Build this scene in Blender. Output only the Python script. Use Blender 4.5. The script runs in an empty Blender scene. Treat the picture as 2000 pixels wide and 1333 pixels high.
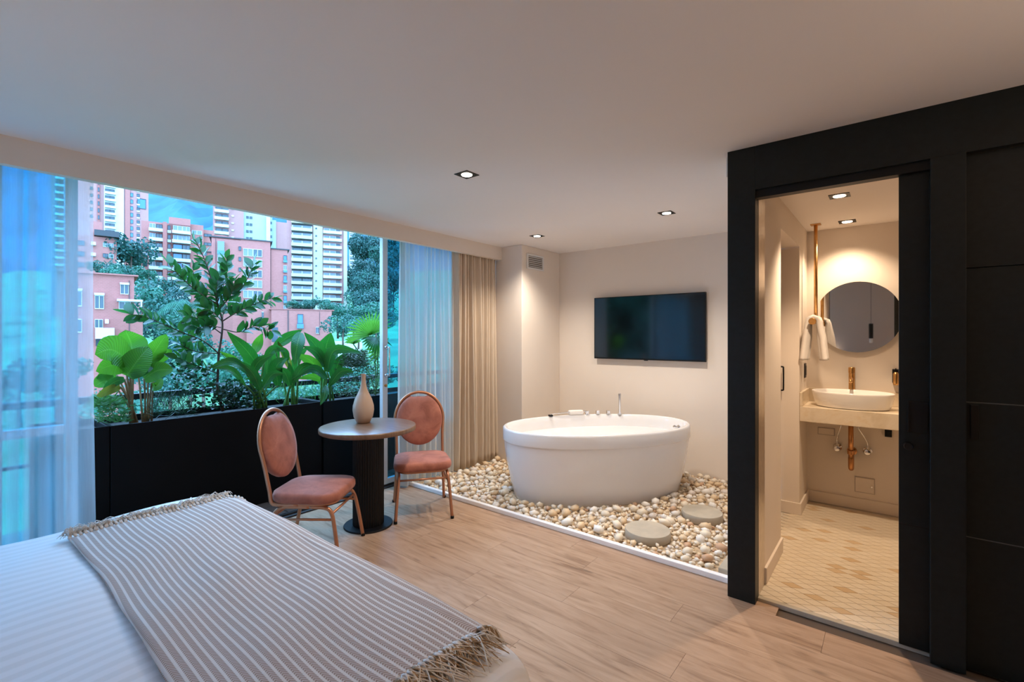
import bpy, bmesh, math, random
from math import sin, cos, pi, radians, sqrt
from mathutils import Vector, Matrix
random.seed(7)
S = bpy.context.scene
C = S.collection

# ------------------------------------------------------------------ camera, sky, exposure
FPX, CAMZ, VH, TH = 922.0, 1.42, 656.0, radians(38.75)
cam = bpy.data.cameras.new('camera'); camo = bpy.data.objects.new('camera', cam); C.objects.link(camo)
camo.location = (0, 0, CAMZ); camo.rotation_euler = (pi/2, 0, TH)
cam.sensor_width = 36; cam.lens = FPX/2000*36; cam.shift_y = -(666.5-VH)/2000; cam.clip_start = .02; cam.clip_end = 6000
S.camera = camo
w = bpy.data.worlds.new('sky'); S.world = w; w.use_nodes = True
bg = w.node_tree.nodes['Background']; bg.inputs[0].default_value = (.27, .57, 1.0, 1); bg.inputs[1].default_value = 9.5
S.view_settings.view_transform = 'Standard'; S.view_settings.look = 'None'; S.view_settings.gamma = 1
S.view_settings.use_curve_mapping = False; S.view_settings.exposure = 0.32
S.cycles.use_denoising = True
S.cycles.max_bounces = 9; S.cycles.diffuse_bounces = 5; S.cycles.use_adaptive_sampling = True; S.cycles.adaptive_threshold = .05; S.cycles.transparent_max_bounces = 16
S.cycles.caustics_reflective = False; S.cycles.caustics_refractive = False
S.cycles.sample_clamp_indirect = 6
LAMP = 1.0                       # overall strength of the room's lamps
WARM = (1.0, .74, .50); NEUTRAL = (1.0, .88, .76)

# ------------------------------------------------------------------ projection helpers (photo pixel -> place in the room)
FW = (-sin(TH), cos(TH)); RT = (cos(TH), sin(TH))
def ray(u): k = (u-1000)/FPX; return (FW[0]+RT[0]*k, FW[1]+RT[1]*k)
def ptx(u, v, X): d = ray(u); t = X/d[0]; return Vector((X, d[1]*t, CAMZ-(v-VH)/FPX*t))
def pty(u, v, Y): d = ray(u); t = Y/d[1]; return Vector((d[0]*t, Y, CAMZ-(v-VH)/FPX*t))
def ptz(u, v, z): t = (CAMZ-z)*FPX/(v-VH); d = ray(u); return Vector((d[0]*t, d[1]*t, z))
def ptd(u, v, D): d = ray(u); return Vector((d[0]*D, d[1]*D, CAMZ-(v-VH)/FPX*D))

# ------------------------------------------------------------------ materials
def lin(c): c /= 255; return c/12.92 if c <= .04045 else ((c+.055)/1.055)**2.4
def rgb(r, g, b): return (lin(r), lin(g), lin(b), 1)
class NT:
    def __init__(s, name):
        s.m = bpy.data.materials.new(name); s.m.use_nodes = True; s.t = s.m.node_tree; s.n = s.t.nodes
        s.b = s.n['Principled BSDF']; s.out = s.n['Material Output']
    def add(s, typ, **kw):
        n = s.n.new(typ)
        for k, v in kw.items():
            if k.startswith('i_'):
                n.inputs[k[2:].replace('_', ' ')].default_value = v
            else: setattr(n, k, v)
        return n
    def link(s, a, b): s.t.links.new(a, b)
    def coord(s, scale=(1, 1, 1), kind='Object'):
        tc = s.add('ShaderNodeTexCoord'); mp = s.add('ShaderNodeMapping'); mp.inputs['Scale'].default_value = scale
        s.link(tc.outputs[kind], mp.inputs[0]); return mp.outputs[0]
    def noise(s, vec, scale=5, detail=3, rough=.5, dist=0):
        n = s.add('ShaderNodeTexNoise'); n.inputs['Scale'].default_value = scale; n.inputs['Detail'].default_value = detail
        n.inputs['Roughness'].default_value = rough; n.inputs['Distortion'].default_value = dist
        s.link(vec, n.inputs['Vector']); return n.outputs['Fac']
    def ramp(s, fac, stops):
        r = s.add('ShaderNodeValToRGB'); e = r.color_ramp.elements
        while len(e) < len(stops): e.new(.5)
        for k, (p, c) in enumerate(stops): e[k].position = p; e[k].color = c
        s.link(fac, r.inputs[0]); return r.outputs[0]
    def mix(s, fac, a, b, mode='MIX'):
        m = s.add('ShaderNodeMix', data_type='RGBA', blend_type=mode)
        for sock, val in ((m.inputs[0], fac), (m.inputs[6], a), (m.inputs[7], b)):
            if hasattr(val, 'links') or hasattr(val, 'is_linked'): s.link(val, sock)
            else: sock.default_value = val
        return m.outputs[2]
    def math(s, op, a, b=0.0, clamp=False):
        m = s.add('ShaderNodeMath', operation=op, use_clamp=clamp)
        for k, v in enumerate((a, b)):
            if hasattr(v, 'is_linked'): s.link(v, m.inputs[k])
            else: m.inputs[k].default_value = v
        return m.outputs[0]
    def bump(s, h, strength=.2, dist=.01):
        b = s.add('ShaderNodeBump'); b.inputs['Strength'].default_value = strength; b.inputs['Distance'].default_value = dist
        s.link(h, b.inputs['Height']); s.link(b.outputs[0], s.b.inputs['Normal'])
    def rand(s): return s.add('ShaderNodeObjectInfo').outputs['Random']
    def set(s, col=None, rough=.5, metal=0, **kw):
        if col is not None:
            if hasattr(col, 'is_linked'): s.link(col, s.b.inputs['Base Color'])
            else: s.b.inputs['Base Color'].default_value = col
        s.b.inputs['Roughness'].default_value = rough; s.b.inputs['Metallic'].default_value = metal
        for k, v in kw.items(): s.b.inputs[k.replace('_', ' ')].default_value = v
        return s.m
def plain(name, col, rough=.5, metal=0, var=.06, scale=6, bump=0, bscale=60, **kw):
    t = NT(name); v = t.coord()
    n = t.noise(v, scale, 3)
    lo = tuple(max(0, c*(1-var)) for c in col[:3])+(1,); hi = tuple(min(1, c*(1+var)) for c in col[:3])+(1,)
    c = t.ramp(n, [(.3, lo), (.7, hi)])
    if bump: t.bump(t.noise(v, bscale, 2), bump, .003)
    return t.set(c, rough, metal, **kw)
def emit(name, col, strength):
    t = NT(name); t.b.inputs['Base Color'].default_value = (.8, .8, .8, 1)
    t.b.inputs['Emission Color'].default_value = col+(1,) if len(col) == 3 else col
    t.b.inputs['Emission Strength'].default_value = strength; return t.m

M = {}
M['wall'] = plain('beige_plaster', (.80, .715, .63, 1), .85, var=.02, scale=2, bump=.04, bscale=120)
M['ceiling'] = plain('white_ceiling_paint', (.87, .82, .785, 1), .9, var=.012, scale=1.5)
M['bulkhead'] = plain('cream_bulkhead_paint', (.80, .71, .62, 1), .85, var=.015, scale=2)
M['greige'] = plain('greige_wall_paint', (.55, .48, .43, 1), .8, var=.03, scale=2)
M['dark'] = plain('dark_green_black_lacquer', (.0055, .0090, .0100, 1), .42, var=.25, scale=40, bump=.05, bscale=300, Specular_IOR_Level=.32)
M['black'] = plain('matt_black_metal', (.004, .004, .005, 1), .45, var=.2, Specular_IOR_Level=.3)
M['planter'] = plain('black_planter_panel', (.0025, .0025, .003, 1), .5, var=.2, Specular_IOR_Level=.15)
M['white_trim'] = plain('white_edging', (.90, .89, .88, 1), .4, var=.03)
M['chrome'] = plain('chrome', (.75, .75, .76, 1), .12, 1, var=.02)
M['brass'] = plain('aged_brass', (.62, .36, .14, 1), .28, 1, var=.15, scale=20)
M['copper'] = plain('copper_pipe', (.55, .27, .11, 1), .3, 1, var=.2, scale=20)
M['alu'] = plain('white_aluminium', (.72, .72, .72, 1), .4, var=.03)
M['steel'] = plain('brushed_champagne_metal', (.62, .54, .45, 1), .32, .8, var=.08, scale=30)
M['bevel_glint'] = plain('painted_joint_highlight', (.10, .11, .11, 1), .35, .5)
M['ceramic'] = plain('white_ceramic', (.86, .84, .82, 1), .12, var=.01)
M['acrylic'] = plain('white_acrylic', (.80, .785, .78, 1), .16, var=.008, Coat_Weight=.4, Coat_Roughness=.05)
M['basegrey'] = plain('subfloor', (.10, .07, .05, 1), .9)
M['gravelbase'] = plain('sandy_bed', (.56, .43, .29, 1), .95, var=.3, scale=40)

def oak():
    t = NT('light_oak_laminate'); r = t.rand()
    off = t.add('ShaderNodeCombineXYZ'); t.link(t.math('MULTIPLY', r, 37.), off.inputs[0]); t.link(t.math('MULTIPLY', r, 91.), off.inputs[1])
    tc = t.add('ShaderNodeTexCoord'); add = t.add('ShaderNodeVectorMath', operation='ADD')
    t.link(tc.outputs['Object'], add.inputs[0]); t.link(off.outputs[0], add.inputs[1])
    mp = t.add('ShaderNodeMapping'); mp.inputs['Scale'].default_value = (1, 9, 1); t.link(add.outputs[0], mp.inputs[0])
    g = t.noise(mp.outputs[0], 2.2, 6, .62, 1.2)
    mp2 = t.add('ShaderNodeMapping'); mp2.inputs['Scale'].default_value = (2, 60, 1); t.link(add.outputs[0], mp2.inputs[0])
    fine = t.noise(mp2.outputs[0], 3, 3, .6)
    c = t.ramp(g, [(.30, (.22, .122, .07, 1)), (.46, (.40, .258, .165, 1)), (.60, (.47, .315, .21, 1)), (.80, (.54, .375, .26, 1))])
    c = t.mix(t.math('MULTIPLY', fine, .30), c, (.30, .18, .11, 1))
    mp3 = t.add('ShaderNodeMapping'); mp3.inputs['Scale'].default_value = (4, 14, 1); t.link(add.outputs[0], mp3.inputs[0])
    kn = t.noise(mp3.outputs[0], 1.1, 1, .5)
    c = t.mix(t.ramp(kn, [(.69, (0, 0, 0, 1)), (.80, (.8, .8, .8, 1))]), c, (.13, .075, .045, 1))
    c = t.mix(t.math('MULTIPLY', r, .25), c, (.36, .22, .14, 1))
    t.bump(fine, .12, .002)
    return t.set(c, .40)
M['oak'] = oak()

def pebble(name, a, b):
    t = NT(name); v = t.coord((1, 1, 1)); r = t.rand()
    c = t.mix(r, a, b); n = t.noise(v, 60, 3)
    c = t.mix(t.ramp(n, [(.45, (0, 0, 0, 1)), (.75, (.5, .5, .5, 1))]), c, (.50, .34, .20, 1))
    return t.set(c, .55)
M['peb_cream'] = pebble('cream_pebble', (.88, .76, .58, 1), (.92, .82, .66, 1))
M['peb_tan'] = pebble('tan_pebble', (.80, .59, .36, 1), (.84, .66, .44, 1))
M['peb_grey'] = pebble('grey_pebble', (.72, .65, .57, 1), (.78, .70, .62, 1))
M['peb_white'] = pebble('white_pebble', (.92, .87, .78, 1), (.93, .89, .82, 1))
M['peb_rust'] = pebble('rust_pebble', (.62, .37, .22, 1), (.70, .45, .29, 1))
M['stone'] = plain('beige_stepping_stone', (.46, .40, .31, 1), .8, var=.08, scale=12, bump=.1)

def bedlinen():
    t = NT('white_striped_bed_linen'); tc = t.add('ShaderNodeTexCoord'); sep = t.add('ShaderNodeSeparateXYZ')
    t.link(tc.outputs['Object'], sep.inputs[0])
    f = t.math('FRACT', t.math('MULTIPLY', sep.outputs[0], 1/.05))
    st = t.ramp(f, [(.40, (.82, .81, .80, 1)), (.5, (.89, .88, .88, 1)), (.92, (.89, .88, .88, 1)), (1, (.82, .81, .80, 1))])
    n = t.noise(t.coord(), 500, 2); t.bump(n, .08, .001)
    return t.set(st, .8, Sheen_Weight=.2)
M['linen'] = bedlinen()
def throwmat():
    t = NT('taupe_striped_weave'); tc = t.add('ShaderNodeTexCoord'); sep = t.add('ShaderNodeSeparateXYZ')
    t.link(tc.outputs['UV'], sep.inputs[0]); x, y = sep.outputs[0], sep.outputs[1]
    f = t.math('FRACT', t.math('MULTIPLY', y, 1/.0215))
    line = t.ramp(f, [(0, (1, 1, 1, 1)), (.25, (1, 1, 1, 1)), (.33, (0, 0, 0, 1)), (.92, (0, 0, 0, 1)), (1, (1, 1, 1, 1))])
    d = t.math('ADD', t.math('MULTIPLY', x, 1/.0085), t.math('MULTIPLY', t.math('PINGPONG', t.math('MULTIPLY', f, 2.), 1.), 1.2))
    fx = t.math('FRACT', d); wv = t.ramp(fx, [(0, (0, 0, 0, 1)), (.3, (0, 0, 0, 1)), (.45, (1, 1, 1, 1)), (.9, (1, 1, 1, 1)), (1, (0, 0, 0, 1))])
    weave = t.mix(wv, (.66, .56, .50, 1), (.36, .255, .20, 1))
    c = t.mix(line, weave, (.80, .75, .71, 1))
    h = t.math('ADD', t.math('MULTIPLY', line, .6), t.math('MULTIPLY', wv, -.4)); t.bump(h, .5, .004)
    return t.set(c, .9, Sheen_Weight=.2)
M['throw'] = throwmat()
M['fringe_tan'] = plain('tan_fringe_yarn', (.42, .28, .16, 1), .9, var=.4, scale=60)
M['fringe_white'] = plain('cream_fringe_yarn', (.80, .74, .68, 1), .9, var=.2, scale=60)
def velvet():
    t = NT('dusty_pink_velvet'); v = t.coord(); n = t.noise(v, 9, 4, .6, .6)
    c = t.ramp(n, [(.30, (.27, .085, .055, 1)), (.55, (.41, .142, .095, 1)), (.75, (.49, .19, .13, 1))])
    t.bump(t.noise(v, 250, 2), .1, .002)
    return t.set(c, .75, Sheen_Weight=.3, Sheen_Roughness=.4, Sheen_Tint=(1, .75, .68, 1))
M['velvet'] = velvet()
M['rose'] = plain('rose_copper_tube', (.50, .235, .135, 1), .38, .75, var=.08)
def walnut():
    t = NT('brown_wood_table_top'); v = t.coord((1, 10, 1)); n = t.noise(v, 4, 5, .6, .8)
    c = t.ramp(n, [(.3, (.13, .07, .042, 1)), (.7, (.22, .13, .08, 1))]); return t.set(c, .3)
M['walnut'] = walnut()
M['vase'] = plain('cream_glazed_vase', (.50, .36, .27, 1), .3, var=.03)
M['screen'] = NT('glossy_black_screen').set((.004, .004, .005, 1), .09, 0, Specular_IOR_Level=1.0)
M['mirror'] = NT('mirror_silver').set((.86, .86, .86, 1), .02, 1)
def marble():
    t = NT('cream_marble'); v = t.coord(); n = t.noise(v, 5, 6, .6, 1.5)
    return t.set(t.ramp(n, [(.35, (.66, .55, .40, 1)), (.55, (.76, .66, .52, 1)), (.7, (.70, .56, .38, 1))]), .25)
M['marble'] = marble()
def tilemat(name, a, b):
    t = NT(name); return t.set(t.mix(t.rand(), a, b), .35)
M['tile_cream'] = tilemat('cream_diamond_tile', (.70, .60, .46, 1), (.74, .65, .52, 1))
M['tile_tan'] = tilemat('tan_diamond_tile', (.58, .42, .25, 1), (.62, .47, .30, 1))
M['grout'] = plain('pale_grout', (.66, .60, .52, 1), .8)
M['towel'] = plain('white_towel', (.78, .74, .70, 1), .95, bump=.4, bscale=200)
M['deck'] = plain('dark_deck_tile', (.055, .03, .02, 1), .5, var=.3, scale=8)
M['deckgrout'] = plain('deck_grout', (.20, .15, .11, 1), .8)
M['soil'] = plain('potting_soil', (.02, .014, .01, 1), .95, var=.5, scale=40, bump=.6, bscale=40)

def sheer(name, alpha, col, back=.38):
    t = NT(name); tr = t.add('ShaderNodeBsdfTransparent'); tr.inputs[0].default_value = (1, 1, 1, 1)
    tl = t.add('ShaderNodeBsdfTranslucent'); tl.inputs[0].default_value = col
    df = t.add('ShaderNodeBsdfDiffuse'); df.inputs[0].default_value = col
    m1 = t.add('ShaderNodeMixShader'); m1.inputs[0].default_value = back; t.link(tl.outputs[0], m1.inputs[1]); t.link(df.outputs[0], m1.inputs[2])
    w_ = t.noise(t.coord((300, 300, 8)), 1, 2)
    lw = t.add('ShaderNodeLayerWeight'); lw.inputs[0].default_value = .5
    fac = t.math('ADD', t.math('ADD', t.math('MULTIPLY', w_, .12), alpha-.22), t.math('MULTIPLY', lw.outputs['Facing'], .42), True)
    m2 = t.add('ShaderNodeMixShader'); t.link(fac, m2.inputs[0]); t.link(tr.outputs[0], m2.inputs[1]); t.link(m1.outputs[0], m2.inputs[2])
    t.link(m2.outputs[0], t.out.inputs[0]); return t.m
M['sheer'] = sheer('white_voile', .58, (.84, .84, .84, 1))
M['sheer2'] = sheer('ivory_voile', .93, (.86, .82, .74, 1), .72)
def drape():
    t = NT('beige_linen_drape'); v = t.coord((180, 180, 6)); n = t.noise(v, 1, 3)
    c = t.ramp(n, [(.3, (.60, .49, .37, 1)), (.7, (.72, .60, .47, 1))]); t.bump(n, .1, .002); return t.set(c, .9)
M['drape'] = drape()
def glass(name, tint, gloss=.08):
    t = NT(name); tr = t.add('ShaderNodeBsdfTransparent'); tr.inputs[0].default_value = tint
    gl = t.add('ShaderNodeBsdfGlossy'); gl.inputs['Roughness'].default_value = .02
    lw = t.add('ShaderNodeLayerWeight'); lw.inputs[0].default_value = .25
    f = t.math('ADD', t.math('MULTIPLY', lw.outputs['Fresnel'], .5), gloss*.3, True)
    mx = t.add('ShaderNodeMixShader'); t.link(f, mx.inputs[0]); t.link(tr.outputs[0], mx.inputs[1]); t.link(gl.outputs[0], mx.inputs[2])
    t.link(mx.outputs[0], t.out.inputs[0]); return t.m
M['glass'] = glass('teal_tinted_glass', (.36, .74, .86, 1))
def leafmat(name, top, back, rough=.35, trans=.45, vein=False):
    t = NT(name); v = t.coord(); n = t.noise(v, 7, 3)
    lo = tuple(c*.75 for c in top[:3])+(1,); hi = tuple(min(1, c*1.25) for c in top[:3])+(1,)
    c = t.mix(t.math('MULTIPLY', t.rand(), .5), t.ramp(n, [(.3, lo), (.7, hi)]), lo)
    bk = back
    if vein:
        tc = t.add('ShaderNodeTexCoord'); sp = t.add('ShaderNodeSeparateXYZ'); t.link(tc.outputs['UV'], sp.inputs[0])
        au = t.math('ABSOLUTE', sp.outputs[0]); rib = t.ramp(au, [(.02, (1, 1, 1, 1)), (.07, (0, 0, 0, 1))])
        sv = t.math('SINE', t.math('MULTIPLY', t.math('SUBTRACT', sp.outputs[1], t.math('MULTIPLY', au, .18)), 110.))
        c = t.mix(t.math('MULTIPLY', t.math('ADD', sv, 1.), .13), c, tuple(x*.5 for x in top[:3])+(1,))
        c = t.mix(t.math('MULTIPLY', rib, .55), c, (.22, .40, .10, 1)); t.bump(sv, .25, .004)
        bk = t.mix(t.math('MULTIPLY', t.math('ADD', sv, 1.), .22), back, tuple(x*.45 for x in back[:3])+(1,))
    t.set(c, rough)
    tl = t.add('ShaderNodeBsdfTranslucent')
    if vein: t.link(bk, tl.inputs[0])
    else: tl.inputs[0].default_value = back
    mx = t.add('ShaderNodeMixShader'); mx.inputs[0].default_value = trans
    t.link(t.b.outputs[0], mx.inputs[1]); t.link(tl.outputs[0], mx.inputs[2]); t.link(mx.outputs[0], t.out.inputs[0]); return t.m
M['leaf_bright'] = leafmat('bright_paddle_leaf', (0.049, 0.179, 0.014, 1), (0.114, 0.346, 0.021, 1), .38, .42, vein=True)
M['leaf_broad'] = leafmat('glossy_strap_leaf', (0.014, 0.098, 0.022, 1), (0.041, 0.252, 0.024, 1), .28, .30, vein=True)
M['leaf_ficus'] = leafmat('dark_small_leaf', (0.013, 0.061, 0.018, 1), (0.037, 0.171, 0.024, 1), .25, .35)
M['leaf_dark'] = leafmat('deep_green_shrub_leaf', (0.006, 0.029, 0.013, 1), (0.013, 0.073, 0.021, 1), .35, .25)
M['leaf_palm'] = leafmat('lime_palm_frond', (0.065, 0.187, 0.024, 1), (0.130, 0.346, 0.033, 1), .4, .5)
M['leaf_olive'] = leafmat('olive_needle_leaf', (0.035, 0.053, 0.024, 1), (0.065, 0.114, 0.033, 1), .5, .3)
M['leaf_yellow'] = leafmat('yellowing_leaf', (0.163, 0.171, 0.021, 1), (0.244, 0.244, 0.024, 1), .4, .45, vein=True)
M['grassy'] = leafmat('pale_green_grass', (0.049, 0.155, 0.041, 1), (0.081, 0.244, 0.049, 1), .5, .4)
M['stem_red'] = plain('brown_leaf_stalk', (.26, .15, .06, 1), .6, var=.3, scale=20)
M['stem_green'] = plain('green_leaf_stalk', (.10, .26, .05, 1), .5, var=.3, scale=20)
M['bark'] = plain('brown_bark', (.09, .05, .03, 1), .8, var=.4, scale=30)
M['tree_a'] = leafmat('forest_leaf_teal', (0.012, 0.080, 0.055, 1), (0.020, 0.128, 0.065, 1), .6, .2)
M['tree_b'] = leafmat('forest_leaf_green', (0.018, 0.109, 0.065, 1), (0.024, 0.154, 0.065, 1), .6, .2)
M['tree_c'] = leafmat('forest_leaf_bluish', (0.010, 0.065, 0.049, 1), (0.016, 0.090, 0.059, 1), .6, .2)
def brick(name, a, b, mortar, sc):
    t = NT(name); v = t.coord()
    sep = t.add('ShaderNodeSeparateXYZ'); t.link(v, sep.inputs[0]); cb = t.add('ShaderNodeCombineXYZ')
    t.link(t.math('ADD', sep.outputs[0], sep.outputs[1]), cb.inputs[0]); t.link(sep.outputs[2], cb.inputs[1])
    br = t.add('ShaderNodeTexBrick'); br.inputs['Scale'].default_value = sc; br.inputs['Color1'].default_value = a; br.inputs['Color2'].default_value = b
    br.inputs['Mortar'].default_value = mortar; br.inputs['Mortar Size'].default_value = .012
    t.link(cb.outputs[0], br.inputs['Vector']); n = t.noise(v, .25, 3)
    c = t.mix(t.math('MULTIPLY', n, .35), br.outputs[0], (.25, .08, .06, 1)); return t.set(c, .85)
M['brick'] = brick('pink_brick', (0.384, 0.121, 0.092, 1), (0.341, 0.104, 0.079, 1), (0.359, 0.152, 0.123, 1), 2.)
M['brick_red'] = brick('rosy_brick', (0.347, 0.095, 0.071, 1), (0.298, 0.081, 0.059, 1), (0.322, 0.143, 0.119, 1), 2.)
M['brick_pale'] = brick('pale_brick', (0.384, 0.171, 0.143, 1), (0.353, 0.152, 0.128, 1), (0.372, 0.190, 0.166, 1), 2.)
M['conc_white'] = plain('white_render', (0.461, 0.443, 0.426, 1), .8, var=.05, scale=.3)
M['conc_cream'] = plain('cream_render', (0.380, 0.346, 0.270, 1), .8, var=.06, scale=.3)
M['conc_green'] = plain('grey_green_render', (0.288, 0.311, 0.265, 1), .8, var=.06, scale=.3)
M['roofdark'] = plain('dark_roof_edge', (0.034, 0.029, 0.029, 1), .7)
M['win_dark'] = NT('dark_window_glass').set((.03, .045, .05, 1), .12)
M['win_pale'] = NT('curtained_window_glass').set((.12, .14, .14, 1), .15)
M['win_blue'] = NT('blue_window_glass').set((.03, .12, .22, 1), .1)
M['hill'] = plain('hazed_mountain_slope', (.016, .075, .125, 1), .95, var=.35, scale=.02)  # blue of distant haze is put into the base colour
M['ground'] = plain('grassy_ground', (.06, .17, .07, 1), .95, var=.5, scale=.15)
M['road'] = plain('asphalt', (.20, .19, .19, 1), .9)

# ------------------------------------------------------------------ mesh helpers
class MB:
    def __init__(s): s.v = []; s.f = []; s.mi = []; s.uv = None
    def box(s, x0, y0, z0, x1, y1, z1, mi=0):
        k = len(s.v); s.v += [(x0,y0,z0),(x1,y0,z0),(x1,y1,z0),(x0,y1,z0),(x0,y0,z1),(x1,y0,z1),(x1,y1,z1),(x0,y1,z1)]
        F = [(0,3,2,1),(4,5,6,7),(0,1,5,4),(1,2,6,5),(2,3,7,6),(3,0,4,7)]
        s.f += [tuple(k+i for i in q) for q in F]; s.mi += [mi]*6; return s
    def loft(s, rings, close=True, cap=True, mi=0):
        k = len(s.v); n = len(rings[0])
        for r in rings: s.v += [tuple(p) for p in r]
        for a in range(len(rings)-1):
            for b in range(n if close else n-1):
                c = (b+1) % n; s.f.append((k+a*n+b, k+a*n+c, k+(a+1)*n+c, k+(a+1)*n+b)); s.mi.append(mi)
        if cap:
            s.f.append(tuple(k+i for i in reversed(range(n)))); s.mi.append(mi)
            e = k+(len(rings)-1)*n; s.f.append(tuple(e+i for i in range(n))); s.mi.append(mi)
        return s
    def lathe(s, prof, n=32, c=(0, 0), sx=1, sy=1, cap=True, mi=0, rot=0):
        R_ = []
        for r, z in prof:
            ring = []
            for i in range(n):
                a = 2*pi*i/n; x, y = r*sx*cos(a), r*sy*sin(a)
                ring.append((c[0]+x*cos(rot)-y*sin(rot), c[1]+x*sin(rot)+y*cos(rot), z))
            R_.append(ring)
        return s.loft(R_, True, cap, mi)
    def tube(s, pts, r, n=8, cap=True, mi=0):
        pts = [Vector(p) for p in pts]; rs = r if isinstance(r, (list, tuple)) else [r]*len(pts)
        rings = []; up = None
        for i, p in enumerate(pts):
            t = (pts[min(i+1, len(pts)-1)]-pts[max(i-1, 0)])
            if t.length < 1e-9: t = Vector((0, 0, 1))
            t.normalize()
            if up is None:
                up = Vector((0, 0, 1)) if abs(t.z) < .9 else Vector((1, 0, 0))
            a = t.cross(up)
            if a.length < 1e-6: a = t.orthogonal()
            a.normalize(); b = a.cross(t).normalized(); up = b
            rings.append([p+(a*cos(2*pi*k/n)+b*sin(2*pi*k/n))*rs[i] for k in range(n)])
        return s.loft(rings, True, cap, mi)
    def quad(s, a, b, c, d, mi=0):
        k = len(s.v); s.v += [tuple(a), tuple(b), tuple(c), tuple(d)]; s.f.append((k, k+1, k+2, k+3)); s.mi.append(mi)
    def grid(s, fn, nu, nv, mi=0, uvfn=None):
        k = len(s.v); s.uvv = getattr(s, 'uvv', {})
        for i in range(nu+1):
            for j in range(nv+1):
                s.v.append(tuple(fn(i/nu, j/nv)))
                if uvfn: s.uvv[len(s.v)-1] = uvfn(i/nu, j/nv)
        for i in range(nu):
            for j in range(nv):
                a = k+i*(nv+1)+j; s.f.append((a, a+nv+1, a+nv+2, a+1)); s.mi.append(mi)
        return s
    def mesh(s, name, mats, smooth=False):
        me = bpy.data.meshes.new(name); me.from_pydata(s.v, [], s.f)
        mats = mats if isinstance(mats, (list, tuple)) else [mats]
        for m in mats: me.materials.append(M[m] if isinstance(m, str) else m)
        if len(mats) > 1: me.polygons.foreach_set('material_index', s.mi)
        if smooth: me.polygons.foreach_set('use_smooth', [True]*len(me.polygons))
        if getattr(s, 'uvv', None):
            uv = me.uv_layers.new(name='uv')
            for l in me.loops: uv.data[l.index].uv = s.uvv.get(l.vertex_index, (0, 0))
        me.update(); return me
    def build(s, name, mats, parent=None, smooth=False, bevel=0, angle=None, solid=0, sub=0):
        o = bpy.data.objects.new(name, s.mesh(name, mats, smooth)); C.objects.link(o)
        if parent is not None: o.parent = parent
        if solid: md = o.modifiers.new('solid', 'SOLIDIFY'); md.thickness = solid; md.offset = 0
        if bevel:
            md = o.modifiers.new('bevel', 'BEVEL'); md.width = bevel; md.segments = 2; md.limit_method = 'ANGLE'; md.angle_limit = radians(40)
        if sub: md = o.modifiers.new('sub', 'SUBSURF'); md.levels = sub; md.render_levels = sub
        if smooth and angle: o.data.set_sharp_from_angle(angle=radians(angle))
        return o
def put(name, mesh, parent=None, loc=(0, 0, 0), rot=(0, 0, 0), sc=(1, 1, 1)):
    o = bpy.data.objects.new(name, mesh); C.objects.link(o); o.location = loc; o.rotation_euler = rot; o.scale = sc
    if parent is not None: o.parent = parent
    return o
def tag(o, label, cat, group=None, kind=None):
    o['label'] = label; o['category'] = cat
    if group: o['group'] = group
    if kind: o['kind'] = kind
    return o
def thing(name, label, cat, loc=(0, 0, 0), rz=0, group=None, kind=None):
    o = bpy.data.objects.new(name, None); C.objects.link(o); o.location = loc; o.rotation_euler = (0, 0, rz); o.empty_display_size = .05
    return tag(o, label, cat, group, kind)
def struct(name, mb, mat, label, cat, bevel=0, smooth=False, parent=None):
    o = mb.build(name, mat, parent, smooth, bevel); 
    if parent is None: tag(o, label, cat, kind='structure')
    return o
def dup(root, loc, rz, label=None):
    r = root.copy(); C.objects.link(r); r.location = loc; r.rotation_euler = (0, 0, rz)
    if label: r['label'] = label
    for ch in list(root.children):
        c = ch.copy(); C.objects.link(c); c.parent = r
        for g in ch.children: d = g.copy(); C.objects.link(d); d.parent = c
    return r
def bez(p0, p1, p2, n=8):
    p0, p1, p2 = Vector(p0), Vector(p1), Vector(p2)
    return [p0*(1-t)**2+p1*2*t*(1-t)+p2*t*t for t in [i/n for i in range(n+1)]]
def smoothpath(pts, n=6):
    P = [Vector(p) for p in pts]; P = [P[0]*2-P[1]]+P+[P[-1]*2-P[-2]]; out = []
    for i in range(1, len(P)-2):
        for k in range(n):
            t = k/n; a, b, c, d = P[i-1:i+3]
            out.append(.5*((2*b)+(c-a)*t+(2*a-5*b+4*c-d)*t*t+(3*b-a-3*c+d)*t**3))
    out.append(P[-2]); return out
def softbox(w, d, h, r, seg=6, z0=0, puff=0, taper=0):
    """rounded plan cushion: list of rings"""
    def plan(k, inset):
        ww, dd = w/2-inset, d/2-inset; rr = min(max(.005, r-inset*.3), min(ww, dd)*.98); pts = []
        for cx, cy, a0 in ((1, 1, 0), (-1, 1, pi/2), (-1, -1, pi), (1, -1, 3*pi/2)):
            for i in range(seg+1):
                a = a0+pi/2*i/seg
                y = cy*(dd-rr)+rr*sin(a); x = (cx*(ww-rr)+rr*cos(a))*(1+taper*y/d)
                pts.append((x, y, k))
        return pts
    e = h*.35; rings = [plan(z0, e*.7), plan(z0+e*.3, e*.2), plan(z0+e, 0), plan(z0+h-e, 0), plan(z0+h-e*.3, e*.25), plan(z0+h, e*.9)]
    if puff: rings += [plan(z0+h+puff*.6, min(w, d)*.18), plan(z0+h+puff*.9, min(w, d)*.32), plan(z0+h+puff, min(w, d)*.46)]
    return rings

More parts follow.
